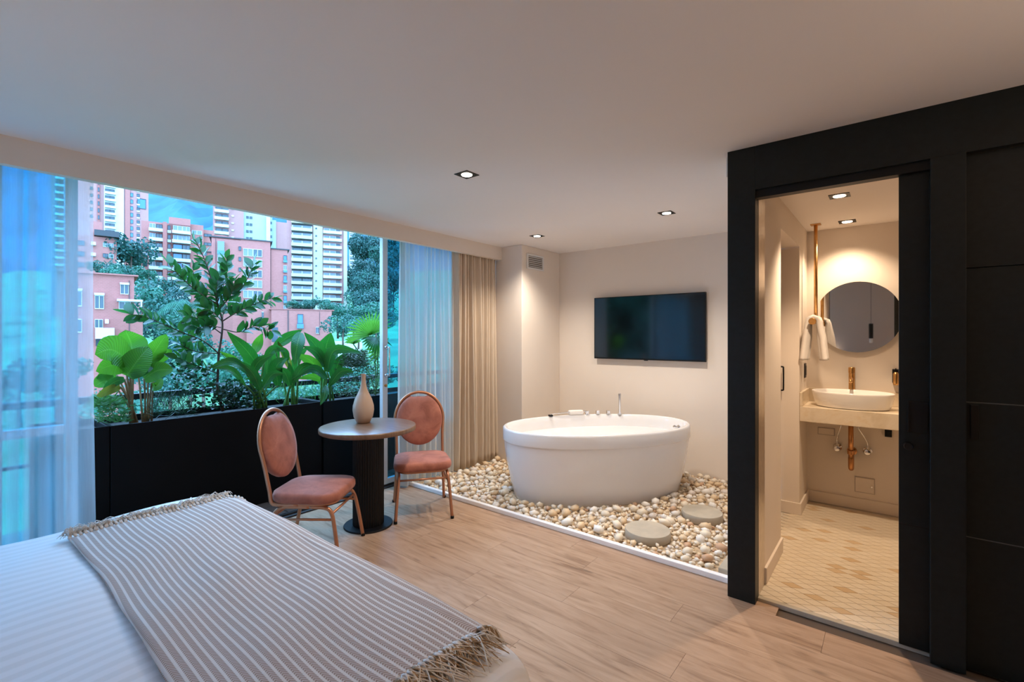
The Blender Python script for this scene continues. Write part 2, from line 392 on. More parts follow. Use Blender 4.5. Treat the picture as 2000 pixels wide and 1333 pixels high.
# ------------------------------------------------------------------ room shell
CEIL = 2.42; XW = -3.70; XB = -3.44; YF = 4.85; YD = 2.74; YBK = -1.25; XR = 2.2
struct('ceiling', MB().box(-3.8, YBK, CEIL, XR, 4.95, CEIL+.12), 'ceiling', 'smooth pale painted ceiling over the whole bedroom', 'ceiling')
struct('trim_1', MB().box(XB-.05, YBK, 2.277, XB, 4.10, CEIL), 'bulkhead', 'cream curtain bulkhead running above the window', 'bulkhead')
struct('wall_far', MB().box(-3.8, YF, -.05, -.56, 4.95, CEIL), 'wall', 'beige wall behind the television and the bathtub', 'wall')
struct('wall_corner', MB().box(-3.8, 4.10, -.05, -3.15, YF, CEIL), 'wall', 'beige boxed column beside the drape with a vent', 'column', bevel=.006)
struct('wall_back', MB().box(-3.8, YBK-.1, 0, XR, YBK, CEIL), 'greige', 'greige bedroom wall behind the bed head', 'wall')
struct('wall_right', MB().box(XR, YBK, 0, XR+.1, YD+.1, CEIL), 'greige', 'greige bedroom wall opposite the window', 'wall')
struct('wall_left', MB().box(-3.8, YBK, 2.36, XW+.04, 4.1, CEIL), 'bulkhead', 'narrow painted strip above the window frames', 'wall')
fl = struct('floor', MB().box(-3.72, YBK, -.06, XR, YD+.16, -.012), 'basegrey', 'light oak plank floor of the bedroom', 'floor')
pw, pl = .192, 1.22
pm = MB().box(-pl/2+.0006, -pw/2+.0006, -.012, pl/2-.0006, pw/2-.0006, 0).mesh('plank', 'oak')
row = 0; y = YD+.155-pw/2
while y > YBK-.1:
    x = -3.72-random.random()*pl+pl/2
    while x-pl/2 < XR-.02:
        x0, x1 = max(-3.72, x-pl/2), min(XR, x+pl/2)
        if x1-x0 > .04 and not (x1 > -.72 and y+pw/2 > YD+.09 and x0 > -.72):
            o = put('plank', pm, fl, ((x0+x1)/2, max(y, YBK+pw/2), 0), (0, 0, 0), ((x1-x0)/pl, 1, 1))
        x += pl
    y -= pw; row += 1

# gravel court
struct('floor_gravel', MB().box(-3.72, YD+.16, -.08, -.70, YF, .004), 'gravelbase', 'sandy bed under the pebbles around the tub', 'gravel bed')
struct('trim_2', MB().box(-3.62, 2.875, 0, -.694, 2.912, .034), 'white_trim', 'thin white edging between oak floor and pebbles', 'edging', bevel=.004)
tag(MB().box(-.80, 2.95, .005, -.70, 3.26, .045).build('edging_slab', 'stone', bevel=.006), 'narrow beige stone slab at the pebble corner beside the dark post', 'stone slab')
tag(MB().box(-.81, 3.28, .005, -.72, 3.62, .06).build('edging_slab', 'stone', bevel=.012), 'long pale stone leaning along the dark wall past the pebbles', 'stone slab')

# dark partition
wp = struct('wall_partition', MB().box(-.694, YD, 0, -.557, YD+.08, CEIL).box(-.557, YD, 2.19, XR, YD+.08, CEIL), 'dark',
            'matt dark green-black partition wall with square post and wide head rail', 'partition wall', bevel=.002)
MB().box(.133, YD-.012, 0, .246, YD+.045, 2.19).build('pilaster', 'dark', wp, bevel=.002)
zs = [0, .565, 1.138, 1.706, 2.19]
for i in range(4):
    MB().box(.246, YD+.035, zs[i]+.002, 1.2, YD+.05, zs[i+1]-.002).build('panel', 'dark', wp, bevel=.0015)
    MB().box(1.2, YD+.035, zs[i]+.002, XR, YD+.05, zs[i+1]-.002).build('panel', 'dark', wp, bevel=.0015)
for z in zs[1:3]: MB().box(.246, YD+.036, z-.0018, XR, YD+.045, z+.0018).build('joint_highlight', 'bevel_glint', wp)  # thin lighter strips stand in for highlights on the panel bevels
MB().box(.262, YD+.024, .985, .288, YD+.036, 1.128).build('recessed_pull', 'black', wp, bevel=.002)
MB().box(-.557, YD+.02, 2.15, .133, YD+.075, 2.19).build('sliding_track', 'black', wp)
MB().box(-.575, YD+.079, 0, -.556, YD+.235, 2.31).build('jamb_lining', 'steel', wp)
d1 = struct('door_1', MB().box(.028, YD+.048, .012, .72, YD+.085, 2.165), 'dark', 'dark sliding bathroom door slid open behind the pilaster', 'door', bevel=.002)
MB().box(.058, YD+.042, .985, .130, YD+.05, 1.125).box(.058, YD+.036, .985, .064, YD+.05, 1.125).build('flush_pull', 'black', d1, bevel=.001)
k = MB().lathe([(.018, 0), (.018, .02), (.015, .026)], 20).build('lock_knob', 'black', d1, smooth=True, angle=40); k.location = (.062, YD+.048, .922); k.rotation_euler = (pi/2, 0, 0)
MB().box(.028, YD+.047, .560, .133, YD+.0495, .566).build('joint_line', 'black', d1)

# ------------------------------------------------------------------ bathroom
BC = 2.31; XA = -.56; BY = 4.74; BR = 1.1
struct('ceiling_bathroom', MB().box(-.72, YD+.08, BC, BR, BY+.1, CEIL), 'ceiling', 'low pale bathroom ceiling with two downlights', 'ceiling')
struct('wall_bathroom', MB().box(-.715, YD+.085, -.05, XA, 3.50, BC).box(-.715, 4.30, -.05, XA, YF, BC).box(-.715, 3.50, 2.12, XA, 4.30, BC), 'wall',
       'cream bathroom side wall with a deep door niche', 'wall')
struct('wall_vanity', MB().box(XA-.05, BY, -.05, BR+.1, BY+.1, BC), 'wall', 'cream bathroom wall behind the round mirror and vanity', 'wall')
struct('wall_bathroom_end', MB().box(BR, YD+.09, -.05, BR+.1, BY, BC), 'wall', 'cream bathroom wall hidden past the sliding door', 'wall')
d2 = struct('door_2', MB().box(-.715, 3.51, .01, -.695, 4.29, 2.11), 'greige', 'greige door set in the bathroom side niche', 'door')
MB().tube(smoothpath([(-.695, 4.262, .985), (-.668, 4.262, .988), (-.664, 4.262, 1.0), (-.664, 4.262, 1.16), (-.668, 4.262, 1.172), (-.695, 4.262, 1.175)], 4), .006, 8).build('pull_handle', 'black', d2, smooth=True)
bb = struct('baseboard_side', MB().box(XA, YD+.24, .012, XA+.014, 3.50, .105).box(XA, 4.30, .012, XA+.014, BY, .105).box(-.695, 4.287, .012, XA+.014, 4.301, .105),
            'bulkhead', 'cream skirting along the bathroom side wall', 'baseboard', bevel=.003)
struct('baseboard_vanity', MB().box(XA+.014, BY-.014, .012, BR, BY, .105), 'bulkhead', 'cream skirting under the vanity', 'baseboard', bevel=.003)
bf = struct('floor_bathroom', MB().box(-.69, YD+.085, -.05, BR, BY, .009), 'grout', 'bathroom floor of small cream and tan diamond tiles', 'floor')
struct('threshold', MB().box(-.557, YD+.055, -.01, .72, YD+.088, .016), 'stone', 'slim metal threshold strip under the sliding door', 'threshold', bevel=.003)
# rhombus tiles
th_, tw_ = .064, .118
def rhomb(mat):
    b = MB(); g = .0016; hw, hh = tw_/2-g*1.6, th_/2-g
    top = [(hw, 0), (0, hh), (-hw, 0), (0, -hh)]
    b.loft([[(x, y, .0) for x, y in top], [(x, y, .0035) for x, y in top], [(x*.97, y*.97, .0045) for x, y in top]]); return b.mesh('tile', mat)
rm = {'c': rhomb('tile_cream'), 't': rhomb('tile_tan')}
cells = []
for j in range(int((BY-YD-.09)/(th_/2))):
    for i in range(int((.4+.56)/tw_)+2):
        x = XA-.05+i*tw_+(tw_/2 if j % 2 else 0); y = YD+.098+j*th_/2
        if x > XA-.055 and x < .36 and y+th_/2 < BY-.016: cells.append((x, y))
cells.sort(key=lambda c: c[1]+abs(c[0])*.2)
rest = MB(); rand_t = random.Random(14)
for n_, (x, y) in enumerate(cells):
    tan = rand_t.random() < .09
    if n_ < 300: put('tile', rm['t' if tan else 'c'], bf, (x, y, .009))
    else:
        g = .0016; hw, hh = tw_/2-g*1.6, th_/2-g
        rest.loft([[(x+hw, y, .009), (x, y+hh, .009), (x-hw, y, .009), (x, y-hh, .009)], [(x+hw, y, .0133), (x, y+hh, .0133), (x-hw, y, .0133), (x, y-hh, .0133)]], mi=1 if tan else 0)
if rest.v:
    o = rest.build('tiles_rest', ['tile_cream', 'tile_tan'], bf); o['kind'] = 'stuff'
# vanity
vt = thing('vanity_counter', 'thick cream marble vanity counter with upstand under the round mirror', 'counter', (0, 0, 0))
MB().box(XA+.001, 4.30, .748, BR-.02, BY-.001, .865).build('counter_slab', 'marble', vt, bevel=.004)
MB().box(XA+.001, BY-.02, .866, BR-.02, BY-.001, .975).build('upstand', 'marble', vt, bevel=.003)
MB().box(XA+.001, 4.302, .866, XA+.02, BY-.02, .975).build('side_upstand', 'marble', vt, bevel=.003)
bs = thing('vessel_basin', 'white oval ceramic vessel basin on the marble counter', 'basin', (-.235, 4.482, .8665))
MB().lathe([(.80, 0), (.88, .004), (.93, .03), (1., .108), (1., .118), (.985, .121), (.965, .118), (.94, .10), (.80, .045), (.4, .03), (.05, .028)], 48, sx=.262, sy=.185).build('bowl', 'ceramic', bs, smooth=True, angle=50)
o = MB().lathe([(.022, .03), (.022, .036), (.012, .038)], 20).build('drain_cap', 'chrome', bs, smooth=True)
fc = thing('basin_faucet', 'tall aged brass basin faucet behind the vessel basin', 'faucet', (-.247, 4.70, .866))
MB().lathe([(.026, 0), (.026, .006), (.021, .008), (.021, .245), (.019, .25)], 24).build('body', 'brass', fc, smooth=True, angle=40)
MB().lathe([(.023, .252), (.023, .292), (.020, .298)], 24).build('lever_cap', 'brass', fc, smooth=True, angle=40)
MB().tube([(0, -.01, .21), (0, -.08, .205), (0, -.13, .195), (0, -.135, .185)], .012, 10).build('spout', 'brass', fc, smooth=True)
tr = thing('drain_trap', 'copper bottle trap pipe below the vanity counter', 'pipe', (-.247, 4.60, .38))
MB().tube([(0, 0, .366), (0, 0, .05)], .018, 14).build('tailpiece', 'copper', tr, smooth=True)
MB().tube(smoothpath([(0, 0, .07), (0, 0, .01), (0, .02, -.018), (0, .05, -.01), (0, .06, .03), (0, .06, .09), (0, .135, .10)], 5), .0185, 12).build('bend', 'copper', tr, smooth=True)
MB().lathe([(.024, .10), (.024, .13)], 20).build('collar', 'copper', tr, smooth=True, angle=40)
o = MB().lathe([(.034, 0), (.034, .006), (.022, .012)], 24).build('wall_flange', 'copper', tr, smooth=True, angle=40); o.location = (0, .138, .10); o.rotation_euler = (pi/2, 0, 0)
def valve(x, dx, lab):
    t = thing('angle_valve', lab, 'valve', (x, 4.72, .495))
    o = MB().lathe([(.03, 0), (.03, .004), (.012, .012), (.012, .035), (.024, .04), (.026, .055), (.02, .066), (.008, .068)], 20).build('handwheel', 'chrome', t, smooth=True, angle=40); o.location = (0, .019, 0); o.rotation_euler = (pi/2, 0, 0)
    MB().tube(smoothpath([(0, -.03, .02), (0, -.03, .07), (dx*.3, -.06, .13), (dx*.7, -.08, .19), (dx, -.08, .25)], 5), .006, 8).build('braided_hose', 'chrome', t, smooth=True)
valve(-.345, .04, 'small chrome angle valve beside the plain access hatch')
valve(-.146, -.08, 'small chrome angle valve between copper trap and sliding door')
def hatch(u0, v0, u1, v1, lab, z=None):
    a, b = pty(u0, v0, BY), pty(u1, v1, BY)
    t = thing('access_panel', lab, 'access panel', (a.x, BY, b.z))
    wd, hg = b.x-a.x, a.z-b.z
    MB().box(0, -.006, 0, wd, .0, hg).build('frame', 'greige', t); MB().box(.006, -.010, .006, wd-.006, -.0062, hg-.006).build('cover', 'bulkhead', t, bevel=.002)
    return t, wd, hg
t_, a_, b_ = hatch(1669, 930, 1709, 967, 'cream access panel low on the wall near the skirting'); o = MB().lathe([(.008, 0), (.006, .003)], 12).build('latch', 'chrome', t_); o.location = (a_*.85, -.010, b_*.45); o.rotation_euler = (pi/2, 0, 0)
hatch(1597, 834, 1631, 852, 'small cream access hatch just under the vanity counter')
p = pty(1735, 846, 4.735)
tag(MB().box(p.x-.022, 4.715, p.z-.03, p.x+.022, 4.739, p.z+.03).box(p.x-.014, 4.71, p.z-.02, p.x+.014, 4.716, p.z+.02).build('power_socket', 'black', bevel=.002), 'black socket box under the vanity counter', 'socket')
p = pty(1570, 729, 4.6)
tag(MB().box(XA, 4.55, 1.07, XA+.008, 4.63, 1.19).box(XA+.008, 4.57, 1.09, XA+.012, 4.61, 1.17).build('light_switch', 'roofdark', bevel=.002), 'dark switch plate on the bathroom side wall above the counter', 'switch')
mr = thing('round_mirror', 'round frameless mirror above the vessel basin', 'mirror', (-.212, BY-.045, 1.57))
o = MB().lathe([(.284, -.004), (.285, -.002), (.285, .002), (.284, .004)], 96).build('mirror_glass', 'mirror', mr, smooth=True, angle=30); o.rotation_euler = (pi/2, 0, 0)
o = MB().lathe([(.2, -.008), (.2, -.044)], 48).build('backing', 'black', mr); o.rotation_euler = (pi/2, 0, 0)
rod = thing('towel_rail', 'brass towel rail hanging from the bathroom ceiling', 'towel rail', (-.468, 4.46, 0))
MB().tube([(0, 0, BC-.002), (0, 0, 1.53)], .013, 14).build('drop_rod', 'brass', rod, smooth=True)
MB().box(-.035, -.03, BC-.008, .035, .03, BC).build('ceiling_plate', 'brass', rod, bevel=.002)
MB().tube([(0, -.20, 1.53), (0, .02, 1.53)], .017, 16).build('cross_bar', 'brass', rod, smooth=True)
o = MB().lathe([(.026, 0), (.026, .012), (.022, .016)], 24).build('end_knob', 'brass', rod, smooth=True, angle=40); o.location = (0, -.2, 1.53); o.rotation_euler = (pi/2, 0, 0)
def towel():
    b = MB()
    def f(a, c):
        yy = -.165+.14*a; s = (c-.5)*.66
        if abs(s) < .03: ang = s/.03*pi/2; x, z = .036*sin(ang), 1.53+.036*cos(ang)
        else:
            sg = 1 if s > 0 else -1; dn = abs(s)-.03
            x = sg*(.036+dn*.10)+.014*sin(a*11+sg)*min(1, dn*8); z = 1.53-dn
            yy += (a-.5)*dn*.16
        return (x, yy, z)
    return b.grid(f, 14, 40)
o = towel().build('hand_towel', 'towel', None, True, solid=.034); o.location = (-.468, 4.46, 0); tag(o, 'white hand towel draped over the brass rail', 'towel')
sd = thing('soap_dispenser', 'small wall soap dispenser with amber window at the door edge', 'soap dispenser', (.030, BY-.04, 1.04))
MB().box(-.022, -.02, .015, .022, .04, .12).build('holder', 'black', sd, bevel=.004)
MB().lathe([(.016, .0), (.018, .01), (.018, .085), (.010, .10)], 18, c=(0, -.024)).build('bottle', 'brass', sd, smooth=True)
MB().tube([(0, -.024, .10), (0, -.024, .125), (0, -.05, .127)], .004, 8).build('pump', 'black', sd, smooth=True)

# ------------------------------------------------------------------ downlights (fixture and its own lamp)
def downlight(x, y, z, lab, power, col, angle=110, blend=.9, grp=None, s=.055):
    t = thing('downlight', lab, 'downlight', (x, y, z), 0, grp)
    b = MB(); b.box(-s, -s, -.004, s, -s+.012, 0); b.box(-s, s-.012, -.004, s, s, 0); b.box(-s, -s+.012, -.004, -s+.012, s-.012, 0); b.box(s-.012, -s+.012, -.004, s, s-.012, 0)
    b.build('frame', 'black', t); MB().box(-s+.012, -s+.012, -.0022, s-.012, s-.012, -.0002).build('baffle', 'black', t)
    MB().lathe([(s*.62, -.0024), (s*.60, -.006), (s*.3, -.008)], 24).build('bulb', emit('lamp_glow', col, 9), t, smooth=True)
    l = bpy.data.lights.new('downlight_beam', 'SPOT'); l.energy = power*LAMP; l.color = col; l.spot_size = radians(angle); l.spot_blend = blend; l.shadow_soft_size = .035
    lo = bpy.data.objects.new('downlight_beam', l); C.objects.link(lo); lo.parent = t; lo.location = (0, 0, -.03)
    return t
downlight(-2.05, 2.106, CEIL, 'square black downlight in the ceiling above the oak floor', 75, NEUTRAL)
downlight(-1.424, 3.785, CEIL, 'square black downlight in the ceiling nearest the dark partition', 84, NEUTRAL, 130, 1.0)
downlight(-2.764, 3.845, CEIL, 'square black downlight in the ceiling near the vent column', 84, NEUTRAL, 130, 1.0)
downlight(-.255, 3.64, BC, 'bathroom ceiling downlight over the middle of the tiled floor', 82, WARM)
downlight(-.265, 4.50, BC, 'bathroom ceiling downlight close to the mirror wall', 36, WARM, 120)
downlight(.5, 1.5, CEIL, 'added unseen downlight before the dark panels outside the frame', 6, WARM)  # unseen lamp added to light the room before the panels
downlight(.9, -.3, CEIL, 'added unseen downlight beside the bed outside the frame', 14, WARM)  # another lamp added out of view, for light from behind the camera
pn = thing('pendant_lamp', 'slim black tube pendant seen in the round mirror', 'pendant lamp', (-.27, -.95, 0))
MB().tube([(0, 0, CEIL), (0, 0, 1.63)], .003, 6).build('cord', 'black', pn); MB().lathe([(.03, 1.63), (.032, 1.61), (.032, 1.38), (.03, 1.37)], 20).build('tube_shade', 'black', pn, smooth=True, angle=40)
MB().lathe([(.026, 1.369), (.026, 1.31), (.02, 1.29)], 20).build('glass_tip', 'ceramic', pn, smooth=True)

sc_ = thing('added_uplighter', 'added unseen black uplighter standing opposite the window', 'helper lamp', (1.75, 1.2, 0))  # uplighter added out of view to brighten the ceiling
MB().lathe([(.13, 0), (.13, .015), (.02, .022)], 32).build('base', 'black', sc_, True, angle=40); MB().tube([(0, 0, .02), (0, 0, 1.12)], .01, 10).build('pole', 'black', sc_, True)
MB().lathe([(.02, 1.10), (.06, 1.13), (.12, 1.22), (.115, 1.22), (.05, 1.135)], 32).build('shade', 'black', sc_, True, angle=40)
MB().lathe([(.02, 1.14), (.035, 1.165), (.02, 1.185)], 16).build('bulb', emit('uplight_glow', WARM, 6), sc_, True)
l = bpy.data.lights.new('uplight_beam', 'SPOT'); l.energy = 105; l.color = (1.0, .76, .56); l.spot_size = radians(150); l.spot_blend = 1; l.shadow_soft_size = .05
lo = bpy.data.objects.new('uplight_beam', l); C.objects.link(lo); lo.parent = sc_; lo.location = (0, 0, 1.24); lo.rotation_euler = (radians(180), 0, 0)
led = thing('added_light_strip', 'added unseen warm light strip along the top of the headboard', 'light strip', (-1.78, YBK+.035, 1.105))  # strip added out of view to warm the ceiling; television mirrors a warm glow
MB().box(-1.0, -.01, 0, 1.0, .01, .012).build('diffuser', emit('led_glow', (1.0, .78, .58), 4), led)
l = bpy.data.lights.new('strip_light', 'AREA'); l.shape = 'RECTANGLE'; l.size = 2.0; l.size_y = .03; l.energy = 4; l.color = (1.0, .78, .60)
lo = bpy.data.objects.new('strip_light', l); C.objects.link(lo); lo.parent = led; lo.location = (0, .0, .016); lo.rotation_euler = (radians(180-22), 0, 0)

# ------------------------------------------------------------------ television, vent
tv = thing('television', 'large flat black television hung on the beige wall', 'television', (-2.028, YF, 1.505))
MB().box(-.615, -.058, -.345, .615, -.028, .345).build('bezel', 'black', tv, bevel=.003)
MB().box(-.607, -.0595, -.330, .607, -.0582, .337).build('screen', 'screen', tv)
MB().box(-.35, -.028, -.22, .35, -.001, .22).build('wall_mount', 'black', tv)
MB().box(-.02, -.057, -.352, .02, -.045, -.345).build('sensor_bump', 'black', tv)
vn = thing('air_vent', 'white louvred air vent high on the column', 'vent', (-3.15, 4.34, 2.25))
b = MB(); b.box(0, -.16, -.085, .012, .16, -.065); b.box(0, -.16, .065, .012, .16, .085); b.box(0, -.16, -.065, .012, -.135, .065); b.box(0, .135, -.065, .012, .16, .065)
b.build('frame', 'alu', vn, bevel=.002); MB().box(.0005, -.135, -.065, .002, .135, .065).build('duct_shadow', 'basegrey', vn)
for i in range(6):
    o = MB().box(-.009, -.134, -.0012, .009, .134, .0012).build('slat', 'alu', vn); o.location = (.008, 0, -.052+i*.021); o.rotation_euler = (0, radians(50), 0)

# ------------------------------------------------------------------ bathtub
TC = (-2.09, 3.855); TA, TB, TZ, TR = .875, .51, .62, radians(51.4)
bt = thing('bathtub', 'white oval freestanding bathtub standing in the pebble bed', 'bathtub', (TC[0], TC[1], 0), TR)
def oval(k, z, dx=0):
    out = []
    for i in range(72):
        a = 2*pi*i/72; e = 2/2.15; c_, s_ = cos(a), sin(a)
        out.append(((TA-k)*abs(c_)**e*(1 if c_ > 0 else -1)+dx, (TB-k)*abs(s_)**e*(1 if s_ > 0 else -1), z))
    return out
shell = MB().loft([oval(.115, .0), oval(.10, .02), oval(.070, .14), oval(.036, .30), oval(.014, .44), oval(.009, .498), oval(.007, .502)])
shell.build('shell', 'acrylic', bt, True, angle=50)
MB().loft([oval(.010, .500), oval(.003, .503), oval(0, .512), oval(0, .600), oval(.004, .612), oval(.012, .618), oval(.028, .618), oval(.036, .610), oval(.045, .57), oval(.075, .40), oval(.12, .25), oval(.22, .19), oval(.40, .18)]).build('basin_and_rim', 'acrylic', bt, True, angle=50)
def tl(p):   # world point to tub space
    q = Vector((p[0]-TC[0], p[1]-TC[1])); return (q.x*cos(-TR)-q.y*sin(-TR), q.x*sin(-TR)+q.y*cos(-TR))
def rimpt(u):   # far rim at photo column u
    best = None
    for i in range(720):
        a = 2*pi*i/720; lx, ly = (TA-.02)*cos(a), (TB-.02)*sin(a)
        if ly < 0: continue
        wx, wy = TC[0]+lx*cos(TR)-ly*sin(TR), TC[1]+lx*sin(TR)+ly*cos(TR)
        uu = 1000+FPX*(RT[0]*wx+RT[1]*wy)/(FW[0]*wx+FW[1]*wy)
        if best is None or abs(uu-u) < best[0]: best = (abs(uu-u), lx, ly)
    return best[1], best[2]
for u in (1147, 1167, 1187):
    x, y = rimpt(u); kb = MB().box(-.016, -.016, .622, .016, .016, .655).lathe([(.02, .617), (.02, .624)], 20).build('tap_handle', 'chrome', bt, bevel=.003); kb.location = (x, y, 0)
x, y = rimpt(1210); o = MB().lathe([(.022, .617), (.022, .624), (.012, .627), (.012, .80), (.015, .802), (.015, .825), (.012, .828)], 20).build('hand_shower', 'chrome', bt, smooth=True, angle=40); o.location = (x, y, 0)
xa, ya = rimpt(1075); xb, yb = rimpt(1143)
MB().tube(smoothpath([(xa, ya, .615), (xa, ya, .632), (xa*.9+xb*.1, ya*.9+yb*.1, .640), (xa*.1+xb*.9, ya*.1+yb*.9, .652), (xb, yb, .635), (xb, yb, .615)], 5), .005, 8).build('grab_rail', 'chrome', bt, smooth=True)
o = MB().box(-.02, -.02, .618, .02, .02, .632).build('rail_foot', 'black', bt, bevel=.003); o.location = (xa, ya, 0)
xm, ym = rimpt(1124)
o = MB().loft(softbox(.16, .05, .045, .02)).build('head_cushion', 'towel', None, True)
o.location = (TC[0]+xm*cos(TR)-ym*sin(TR), TC[1]+xm*sin(TR)+ym*cos(TR), .6205); o.rotation_euler = (0, 0, TR); tag(o, 'small folded white towel on the bathtub rim', 'towel')
x, y = tl((-1.56, 4.10)); ov = MB().lathe([(.028, 0), (.028, .01), (.016, .014), (.012, .04), (.016, .045), (.010, .055)], 20).build('overflow_knob', 'chrome', bt, smooth=True, angle=40)
ov.location = (.76, -.10, .56); ov.rotation_euler = (0, radians(-70), 0)

# stepping stones and pebbles
stones = []
for (u, v, rx, lab) in ((1265, 1034, .155, 'round beige stepping stone nearer the oak floor'), (1371, 999, .150, 'round beige stepping stone nearer the dark partition')):
    c_ = ptz(u, v, .065); stones.append((c_.x, c_.y, rx))
    o = MB().lathe([(rx*.96, 0.006), (rx, .012), (rx, .058), (rx*.975, .066), (rx*.3, .067)], 40).build('stepping_stone', 'stone', None, True, angle=50); o.location = (c_.x, c_.y, 0); tag(o, lab, 'stone')
pmesh = {}
kinds = (('cream', 36), ('tan', 22), ('grey', 12), ('white', 26), ('rust', 4))
def pebmesh(mat, k):
    bm = bmesh.new(); bmesh.ops.create_icosphere(bm, subdivisions=1, radius=1)
    rnd = random.Random(k); ph = [rnd.random()*6 for _ in range(3)]
    for v in bm.verts:
        n = v.co.normalized(); s = 1+.16*sin(2.1*n.x+ph[0])+.12*sin(2.7*n.y+ph[1])+.08*sin(3*n.z+ph[2]); v.co = n*s
        v.co.z *= .62; v.co.y *= .78
    me = bpy.data.meshes.new('pebble'); bm.to_mesh(me); bm.free(); me.materials.append(M['peb_'+mat])
    me.polygons.foreach_set('use_smooth', [True]*len(me.polygons)); return me
for kn, _ in kinds: pmesh[kn] = [pebmesh(kn, hash(kn) % 50+q) for q in range(3)] if False else [pebmesh(kn, q*7+len(kn)*3) for q in range(3)]
rp = random.Random(11); pts = []; gridd = {}
def tub_in(x, y, m=0):
    a, b = tl((x, y)); return (a/(TA-.075+m))**2+(b/(TB-.075+m))**2 < 1
def okp(x, y, r):
    if tub_in(x, y, r*.8) or x > -.72-r or (x > -.82-r and y < 3.64): return False
    for sx, sy, sr in stones:
        if (x-sx)**2+(y-sy)**2 < (sr+r*.75)**2: return False
    gx, gy = int(x/.06), int(y/.06)
    for i in range(gx-2, gx+3):
        for j in range(gy-2, gy+3):
            for (a, b, c_) in gridd.get((i, j), ()):
                if (x-a)**2+(y-b)**2 < ((r+c_)*.90)**2: return False
    return True
for attempt in range(32000):
    x = rp.uniform(-3.62, -.73); y = rp.uniform(2.925, YF-.02)
    if (x < -3.12 and y > 4.06) or x < -3.455: continue
    r = rp.choice((.018, .022, .026, .031)) if attempt > 900 else rp.uniform(.032, .050)
    if okp(x, y, r):
        pts.append((x, y, r)); gridd.setdefault((int(x/.06), int(y/.06)), []).append((x, y, r))
def vis(p):
    x, y, r = p; d = FW[0]*x+FW[1]*y
    if tub_in(x, y, .06): return 0
    # hidden behind the tub?
    for k in range(1, 12):
        f = 1-k*.04
        if tub_in(x*f, y*f, .02) and .62 > CAMZ-(CAMZ-.05)*f: return 0
    u = 1000+FPX*(RT[0]*x+RT[1]*y)/d
    if u > 1421: return 0
    return r/d
pts.sort(key=vis, reverse=True)
lay2 = []
labs = {'cream': 'smooth cream pebble in the bed around the tub', 'tan': 'smooth tan pebble in the bed around the tub', 'grey': 'smooth grey pebble in the bed around the tub',
        'white': 'smooth white pebble in the bed around the tub', 'rust': 'smooth rust-brown pebble in the bed around the tub'}
bag = [k for k, n in kinds for _ in range(n)]
stuff = {k: MB() for k, _ in kinds}
def peb_stuff(x, y, r, kn, z):
    me = rp.choice(pmesh[kn]); a = rp.random()*6.28; b = stuff[kn]; k0 = len(b.v); tx = rp.uniform(-.35, .35)
    for v in me.vertices:
        c_ = v.co*r; zz = c_.z+c_.x*tx
        b.v.append((x+c_.x*cos(a)-c_.y*sin(a), y+c_.x*sin(a)+c_.y*cos(a), z+zz))
    for p in me.polygons: b.f.append(tuple(k0+i for i in p.vertices)); b.mi.append(0)
for n_, (x, y, r) in enumerate(pts):
    kn = rp.choice(bag)
    z = .006+r*.5+rp.uniform(0, .012)
    if n_ < 300:
        o = put('pebble', rp.choice(pmesh[kn]), None, (x, y, z), (rp.uniform(-.3, .3), rp.uniform(-.3, .3), rp.random()*6.28), (r, r, r))
        tag(o, labs[kn], 'pebble', kn+' pebbles around the bathtub')
    else: peb_stuff(x, y, r, kn, z)
for _ in range(4600):     # small fill between the larger ones
    x = rp.uniform(-3.62, -.74); y = rp.uniform(2.925, YF-.02)
    if tub_in(x, y, .015) or (x < -3.12 and y > 4.07) or x < -3.47 or (x > -.83 and y < 3.64) or any((x-a)**2+(y-b)**2 < (c_+.012)**2 for a, b, c_ in stones): continue
    peb_stuff(x, y, rp.uniform(.012, .020), rp.choice(bag), .012)
for kn, b in stuff.items():
    if b.v: o = b.build('pebbles', 'peb_'+kn, None, True); tag(o, kn+' pebbles filling the gravel bed between the larger stones', 'pebbles', kind='stuff')

# ------------------------------------------------------------------ table, vase, chairs
tb = thing('cafe_table', 'round brown wooden cafe table on a fluted black pedestal', 'table', (-3.06, 2.09, 0))
MB().lathe([(.178, 0), (.178, .008), (.175, .012), (.05, .013)], 56).build('base_plate', 'black', tb, smooth=True, angle=40)
col = MB(); ring = []
for i in range(160):
    a = 2*pi*i/160; r = .113-.006*abs(sin(a*20)); ring.append((r*cos(a), r*sin(a)))
col.loft([[(x, y, .013) for x, y in ring], [(x, y, .708) for x, y in ring]]).build('pedestal', 'black', tb, True, angle=50)
MB().lathe([(.338, .708), (.348, .712), (.35, .718), (.35, .738), (.347, .743), (.34, .745), (.1, .745)], 72).build('table_top', 'walnut', tb, True, angle=50)
vs = MB().lathe([(.028, 0), (.05, .004), (.072, .05), (.080, .10), (.078, .135), (.064, .185), (.042, .23), (.026, .27), (.019, .31), (.0165, .345), (.0185, .372), (.0205, .378), (.017, .376), (.013, .34), (.012, .3)], 40).build('vase', 'vase', None, True, angle=60)
vs.location = (-3.185, 2.13, .745); tag(vs, 'cream bottle-shaped vase on the round table', 'vase')
